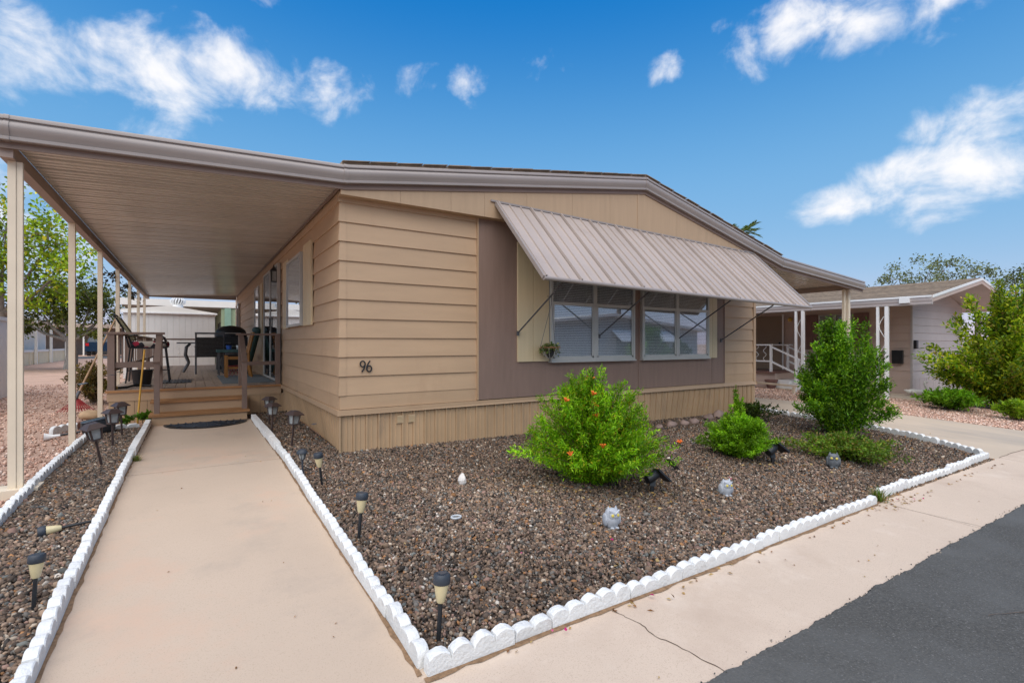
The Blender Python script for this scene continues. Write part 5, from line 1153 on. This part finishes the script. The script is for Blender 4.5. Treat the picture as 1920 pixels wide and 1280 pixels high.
# ================================================================== FAR TREES
def tree(name, label, base, lobes, trunk_r, pal, wts, nleaf, L, W, seed, limbs=None, bm=bark, cl=.5):
    """trunk, limbs to every lobe, and leaf clumps scattered through each lobe; lobes = (x, y, z, rx, rz)"""
    global rng; rng = np.random.default_rng(seed); random.seed(seed)
    t = thing(name, label, 'tree', base); b0 = Vector(base)
    C0 = Vector((sum(l[0] for l in lobes) / len(lobes), sum(l[1] for l in lobes) / len(lobes), 0)); zmin = min(l[2] - l[4] * .6 for l in lobes)
    fork = Vector((b0.x * .8 + C0.x * .2, b0.y * .8 + C0.y * .2, max(b0.z + .8, b0.z + (zmin - b0.z) * .8)))
    mk('trunk', MB().tube([b0 - Vector((0, 0, .1)), b0.lerp(fork, .5) + Vector((.06, .03, 0)), fork + Vector((0, 0, .2))], [trunk_r * 1.25, trunk_r, trunk_r * .8], 10), bm, t, smooth=60)
    Ps = []; Tt = []; vol = [l[3] ** 2 * l[4] for l in lobes]
    for l, v in zip(lobes, vol):
        c = Vector(l[:3]); mid = fork.lerp(c, .5) + Vector((random.uniform(-.2, .2), random.uniform(-.2, .2), -.1 * l[4]))
        mk('limb', MB().tube([fork, mid, c], [trunk_r * .45, trunk_r * .28, trunk_r * .08], 6), bm, t, smooth=60)
        n = int(nleaf * v / sum(vol)); nc = max(5, n // 45)
        u = rng.normal(0, 1, (nc, 3)); u /= np.linalg.norm(u, axis=1)[:, None]; rr = rng.uniform(.25, 1, (nc, 1)) ** .55 * (1 + rng.normal(0, .12, (nc, 1)))
        cc_ = np.array(l[:3]) + u * rr * np.array([l[3], l[3], l[4]])
        for q in cc_[::3]: 
            pass
        Ps.append(np.repeat(cc_, n // nc, 0) + rng.normal(0, 1, (nc * (n // nc), 3)) * min(l[3], l[4]) * .17 * cl / .5)
        Tt.append(np.repeat(np.clip(rng.normal(1, .25, nc), .5, 1.6), n // nc)); tw = MB()
        for q in cc_[::2]: tw.tube([c.lerp(Vector(q), .15), Vector(q)], [trunk_r * .10, trunk_r * .03], 4)
        mk('twigs', tw, bm, t, kind='stuff')
    P = np.concatenate(Ps); V, Fq, c = leafset(P, rng.normal(0, 1, P.shape) + np.array([0, 0, -.2]), L, W, pal, wts, .2, .1, tint=np.concatenate(Tt))
    npmesh('crown', V, Fq, dull_leaf, t, c, kind='stuff')
TG = [(.24, .37, .02), (.35, .46, .03), (.15, .24, .014), (.56, .50, .04)]
tree('citrus_tree', 'tall bright green leafy tree rising above the white wall', (-8.2, 24.0, 0), [(-7.9, 23.8, 6.1, 2.0, 1.9), (-6.4, 22.9, 5.4, 1.5, 1.5), (-8.6, 24.3, 4.0, 1.9, 1.5), (-5.6, 22.4, 4.6, 1.1, 1.1), (-6.6, 23.0, 3.6, 1.5, 1.2), (-10, 25, 5.3, 2.4, 2.2)], .20, TG, [4, 4, 3, 1.3], 8800, .20, .062, 41)
tree('spreading_tree', 'spreading tree with pale grey forked trunk beyond the gravel yard', (-6.15, 25.6, 0), [(-6.2, 25.7, 2.9, 1.5, 1.0), (-7.3, 26.3, 2.7, 1.2, .9), (-5.3, 25.1, 3.1, 1.2, .9), (-4.65, 24.7, 2.9, .85, .95), (-5.0, 24.9, 1.95, .9, .6), (-7.9, 26.6, 2.1, .9, .55), (-6.3, 25.7, 3.7, 1.2, .7)], .22, [(.15, .19, .04), (.21, .245, .05), (.10, .12, .035), (.28, .30, .04)], [4, 3, 3, 1], 6500, .16, .05, 42, bm=M('pale_bark', (.33, .30, .27), .9, .25, 7, .8, 20, bd=.02))
EG = [(.16, .20, .09), (.22, .26, .12), (.11, .14, .07)]
tree('eucalyptus_tree', 'grey green airy tree behind the neighbouring roof, tallest of the four', (53, 13, -1), [(52.4, 13.6, 7.0, 1.7, 1.3), (54.6, 12.1, 7.6, 1.5, 1.5), (56.0, 11.4, 7.9, 1.3, 1.2), (54.3, 12.4, 5.4, 2.0, 1.0)], .3, EG, [4, 3, 3], 2300, .26, .07, 51, cl=.55)
tree('eucalyptus_tree', 'thin grey green treetop just above the neighbouring ridge', (58.5, 9.8, -1), [(58.2, 9.9, 7.3, 1.5, 1.3), (59.4, 9.0, 6.4, 1.2, .9)], .25, EG, [4, 3, 3], 900, .26, .07, 52, cl=.55)
tree('eucalyptus_tree', 'dense grey green tree at the picture edge behind the neighbouring gable', (61, 8, -1), [(60.6, 8.3, 6.0, 2.0, 1.9), (62.6, 7.0, 5.3, 2.0, 1.5), (61.2, 7.7, 3.6, 2.2, 1.5)], .3, [(.10, .135, .04), (.14, .17, .05), (.06, .08, .025)], [4, 3, 3], 2600, .28, .08, 53, cl=.55)
tree('eucalyptus_tree', 'pale hazy low treetop left of the tall grey green tree', (50, 16.5, -1), [(49.6, 16.2, 5.6, 1.7, .9), (51.2, 15.0, 5.8, 1.3, .8)], .25, [(.18, .19, .12), (.13, .145, .09)], [2, 1], 900, .28, .07, 54, cl=.5)
# palm top behind the ridge
pt = thing('palm_tree', 'palm tree with fronds showing above the house roof', 'palm tree', (31, 15.5, 0))
mk('trunk', MB().tube([(31, 15.5, 0), (31.1, 15.5, 5), (31, 15.5, 9.0)], [.26, .2, .18], 10), bark, pt, smooth=60)
rng = np.random.default_rng(61)
for k in range(17):
    a = k * 2.399; e_ = .2 + .9 * (k / 17); d_ = Vector((math.cos(a), math.sin(a), 0)); pts = [Vector((31, 15.5, 9.0)) + d_ * (s * 1.0) + Vector((0, 0, -.25 + .6 * s * (1.25 - e_) * 1.3 - .55 * s * s * e_)) for s in (0, .35, .7, 1.0, 1.25)]
    P = []; D = []
    for j in range(70):
        s = .25 + .75 * j / 70; i = min(3, int(s * 4)); p = pts[i].lerp(pts[i + 1], s * 4 - i); tg = (pts[i + 1] - pts[i]).normalized(); sd2 = tg.cross(Vector((0, 0, 1))).normalized() * (1 if j % 2 else -1)
        P.append(p); D.append(tg * .8 + sd2 + Vector((0, 0, .1)))
    V, Fq, c = leafset(np.array(P), np.array(D), .55, .03, [(.09, .15, .02), (.14, .21, .03)], [2, 1], .1, .1)
    fr_ = npmesh('frond', V, Fq, dull_leaf, pt, c); mk('frond_stem', MB().tube(pts, [.03, .02, .015, .01, .005], 4), bgreen, fr_)

# ================================================================== BEHIND THE DECK
sh = thing('storage_shed', 'white ribbed metal shed behind the deck', 'shed', (-1.95, 16.5, 0))
n = 15; w_ = 2.62 / n
for i in range(n):
    if i == 0: s_ = mk('wall_panel', MB().prism([(-3.24, 15.5, 0), (-3.24 + w_ * .86, 15.5, 0), (-3.24 + w_ * .9, 15.505, 0), (-3.24 + w_ - .001, 15.505, 0), (-3.24 + w_ - .001, 15.53, 0), (-3.24, 15.53, 0)], (0, 0, 2.22)), shed_m, sh)
    else: inst(s_, sh, (w_ * i, 0, 0))
mk('side_wall', MB().box(-3.24, -3.2, 15.531, 18, 0, 2.2).box(-.66, -.62, 15.531, 18, 0, 2.2), shed_m, sh)
mk('roof', MB().prism([(-3.3, 15.42, 2.221), (-.56, 15.42, 2.20), (-.56, 15.42, 2.24), (-1.95, 15.42, 2.47), (-3.3, 15.42, 2.31)], (0, 2.7, 0)), bwhite, sh); mk('eave_trim', MB().box(-3.32, -.55, 15.395, 15.419, 2.19, 2.235), white, sh)
tv = thing('turbine_vent', 'round white turbine vent on the shed roof', 'vent', (-1.74, 15.9, 2.4)); c_ = (-1.74, 15.9, 2.42)
mk('collar', MB().lathe([(.17, 0), (.15, .13)], 16, c_), white, tv, smooth=50)
for k in range(16):
    a = k * math.pi / 8; mk('vane', MB().tube([(c_[0] + r * math.cos(a + s), c_[1] + r * math.sin(a + s), c_[2] + z) for r, z, s in ((.16, .13, 0), (.225, .20, .1), (.225, .27, .2), (.13, .35, .3))], .022, 4), white, tv)
mk('core', MB().lathe([(.13, .13), (.17, .22), (.12, .32)], 12, c_), bgrey, tv, smooth=60); mk('cap', MB().lathe([(.14, .345), (.10, .365), (.02, .372)], 14, c_), white, tv, smooth=60)
fh = thing('far_home', 'far white roofed home with dark open porch behind the shed', 'house', (-1.5, 26, 0))
mk('roof', MB().box(-3.95, .75, 21.9, 32, 3.02, 3.10), bwhite, fh); mk('fascia', MB().box(-3.95, .75, 21.86, 21.899, 2.86, 3.15), bwhite, fh)
mk('porch_ceiling', MB().box(-3.9, .7, 21.95, 31, 2.84, 2.88), bgrey, fh); mk('wall', MB().box(-.15, 6, 21.95, 32, 0, 2.83), bgreen, fh)
mk('back_wall', MB().box(-3.8, -.16, 30, 30.2, 0, 2.83), bgrey, fh)
for y in (22.6, 24.4): mk('window', MB().box(-.17, -.151, y, y + .9, 1.0, 2.2), dark, fh)
mk('downpipe', MB().box(-.02, .25, 21.85, 21.93, 0, 2.83), M('far_mint', (.22, .34, .25), .8), fh)
tag(mk('small_tree_top', MB().ell((-1.2, 44, 4.6), (.1, .1, .1)), bgreen), 'green scrap of a treetop above the far white roof', 'tree') if False else None
# ================================================================== LEFT EDGE: white wall, skirted home, car
lw_ = thing('white_outbuilding', 'white panelled outbuilding at the picture edge', 'building', (-5.4, 9, 0))
n = 18
for i in range(n):
    if i == 0: s_ = mk('wall_panel', MB().box(-4.83, -4.80, 5.2, 5.515, -.03, 1.66), bwhite, lw_)
    else: inst(s_, lw_, (random.uniform(-.006, 0), .325 * i, 0))
mk('wall', MB().box(-7, -4.831, 5.2, 11.0, -.03, 1.66), bwhite, lw_); mk('roof', MB().box(-7.1, -4.78, 5.1, 11.05, 1.661, 1.74), bwhite, lw_)
mk('wall_ornament', MB().tube([(-4.78, 10.3 + .08 * math.cos(k * .5), 1.50 + .16 * math.sin(k * .5)) for k in range(13)], .03, 6), greym, lw_)
fl = thing('skirted_home', 'far home with cream skirting and white porch posts', 'house', (-10.5, 34, 0))
for i in range(34):
    if i == 0: s_ = mk('skirt_panel', MB().box(-9.0, -8.97, 27.0, 27.5, -.03, .68), bwall, fl)
    else: inst(s_, fl, (random.uniform(-.01, .01), .504 * i, 0))
mk('skirt_cap', MB().box(-9.03, -8.94, 27.0, 44, .681, .80), bwhite, fl); mk('wall', MB().box(-13, -10.4, 27, 44, 0, 2.6), bwhite, fl); mk('roof', MB().box(-13.4, -9.1, 26.5, 44.4, 2.6, 2.82), bwhite, fl)
for y in (27.4, 30.2, 33.4, 37, 41.5): mk('porch_post', MB().box(-8.92, -8.80, y, y + .12, -.03, 2.6), bwhite, fl)
rd = sheet('road', -40, 5, 46, 54, -.01, asphalt, thick=0); 
car = thing('parked_car', 'dark blue car parked beyond the trees', 'car', (-8.6, 56.2, 0)); cx_, cy_ = -8.6, 57
mk('body', MB().prism([(cx_ - 1.05, cy_ - 2.2, .45), (cx_ + 1.05, cy_ - 2.2, .45), (cx_ + 1.1, cy_ - 2.2, 1.15), (cx_ + .9, cy_ - 2.2, 1.30), (cx_ - .9, cy_ - 2.2, 1.30), (cx_ - 1.1, cy_ - 2.2, 1.15)], (0, 4.4, 0)), carblue, car)
mk('cabin', MB().add([(cx_ - .95, cy_ - 2.1, 1.3), (cx_ + .95, cy_ - 2.1, 1.3), (cx_ + .95, cy_ + 1.0, 1.3), (cx_ - .95, cy_ + 1.0, 1.3), (cx_ - .75, cy_ - 1.8, 2.05), (cx_ + .75, cy_ - 1.8, 2.05), (cx_ + .75, cy_ + .4, 2.05), (cx_ - .75, cy_ + .4, 2.05)], [(0, 3, 2, 1), (4, 5, 6, 7), (0, 1, 5, 4), (1, 2, 6, 5), (2, 3, 7, 6), (3, 0, 4, 7)]), carblue, car)
mk('rear_window', MB().add([(cx_ - .78, cy_ - 2.075, 1.36), (cx_ + .78, cy_ - 2.075, 1.36), (cx_ + .68, cy_ - 1.83, 1.98), (cx_ - .68, cy_ - 1.83, 1.98)], [(0, 1, 2, 3)]).xf(Matrix.Translation((0, -.012, 0))), panel_m, car)
for s in (-1, 1): mk('tail_light', MB().box(cx_ + s * .92 - .12, cx_ + s * .92 + .12, cy_ - 2.24, cy_ - 2.201, .95, 1.2), redl, car); [mk('wheel', MB().tube([(cx_ + s * .78, cy_ + y, .36), (cx_ + s * 1.02, cy_ + y, .36)], .36, 14), black, car) for y in (-1.4, 1.4)]
mk('bumper', MB().box(cx_ - 1.06, cx_ + 1.06, cy_ - 2.3, cy_ - 2.202, .45, .72), carblue, car)
cp_ = thing('far_carport', 'far low home with tan roof and dark carport behind the blue car', 'house', (-9, 64, 0))
mk('roof', MB().box(-24, -2.5, 60, 72, 2.75, 3.15), M('far_tan_roof', (.42, .32, .25), .8), cp_); mk('wall', MB().box(-24, -2.6, 66, 72, -.05, 2.74), M('far_dim_wall', (.34, .30, .26), .8), cp_)
for x in (-13.5, -10.6, -6.2, -3.2): mk('post', MB().box(x, x + .12, 60.2, 60.32, -.05, 2.74), bwhite, cp_)
# ================================================================== ACROSS THE STREET (seen in the window glass)
oh = thing('opposite_house', 'white gabled home across the street, seen reflected in the front windows', 'house', (25, -22, zg(16, -14)))
oy = -22.0
mk('wall', MB().box(15.5, 35, -32, oy, -.4, 2.3), M('opposite_wall', (.42, .42, .40), .6), oh); mk('gable', MB().prism([(15.5, oy, 2.3), (35, oy, 2.3), (25, oy, 3.25)], (0, -.1, 0)), bgrey, oh)
for a, za, c, zc_ in ((14.9, 2.15, 25, 3.2), (25, 3.2, 35.6, 2.15)): mk('roof_slope', MB().prism([(a, oy + .4, za), (c, oy + .4, zc_), (c, oy + .4, zc_ + .2), (a, oy + .4, za + .2)], (0, -9, 0)), bwhite, oh)
mk('awning', MB().prism([(25, oy + .02, 2.2), (25, oy + 1.1, 1.35), (25, oy + 1.1, 1.3), (25, oy + .02, 2.1)], (6.5, 0, 0)), white, oh); mk('window', MB().box(25.5, 31, oy + .001, oy + .03, .4, 1.9), panel_m, oh)
shrub('hedge_bush', 'round green bush across the street, seen in the window glass', (30, -19.8, -.4), 1.1, 1.6, 60, 70, .16, .05, [(.05, .10, .015), (.08, .15, .02)], [2, 1], .1, seed=71, stem_r=.02)
for i, (x, y) in enumerate(((21.5, -34), (37.5, -34))):
    p_ = thing('palm_tree', ['tall palm across the street, reflected in the first window pane', 'tall palm across the street, reflected in the last window pane'][i], 'palm tree', (x, y, -.4)); mk('trunk', MB().tube([(x, y, -.4), (x + .2, y, 5), (x, y, 11)], [.3, .24, .2], 10), bark, p_, smooth=60)
    P = rng.normal(0, 1, (500, 3)) * np.array([.9, .9, .6]) + np.array([x, y, 11.2]); V, Fq, c = leafset(P, P - np.array([x, y, 10.8]), .9, .07, [(.08, .13, .02)], [1], .1, .2); npmesh('crown', V, Fq, dull_leaf, p_, c, kind='stuff')
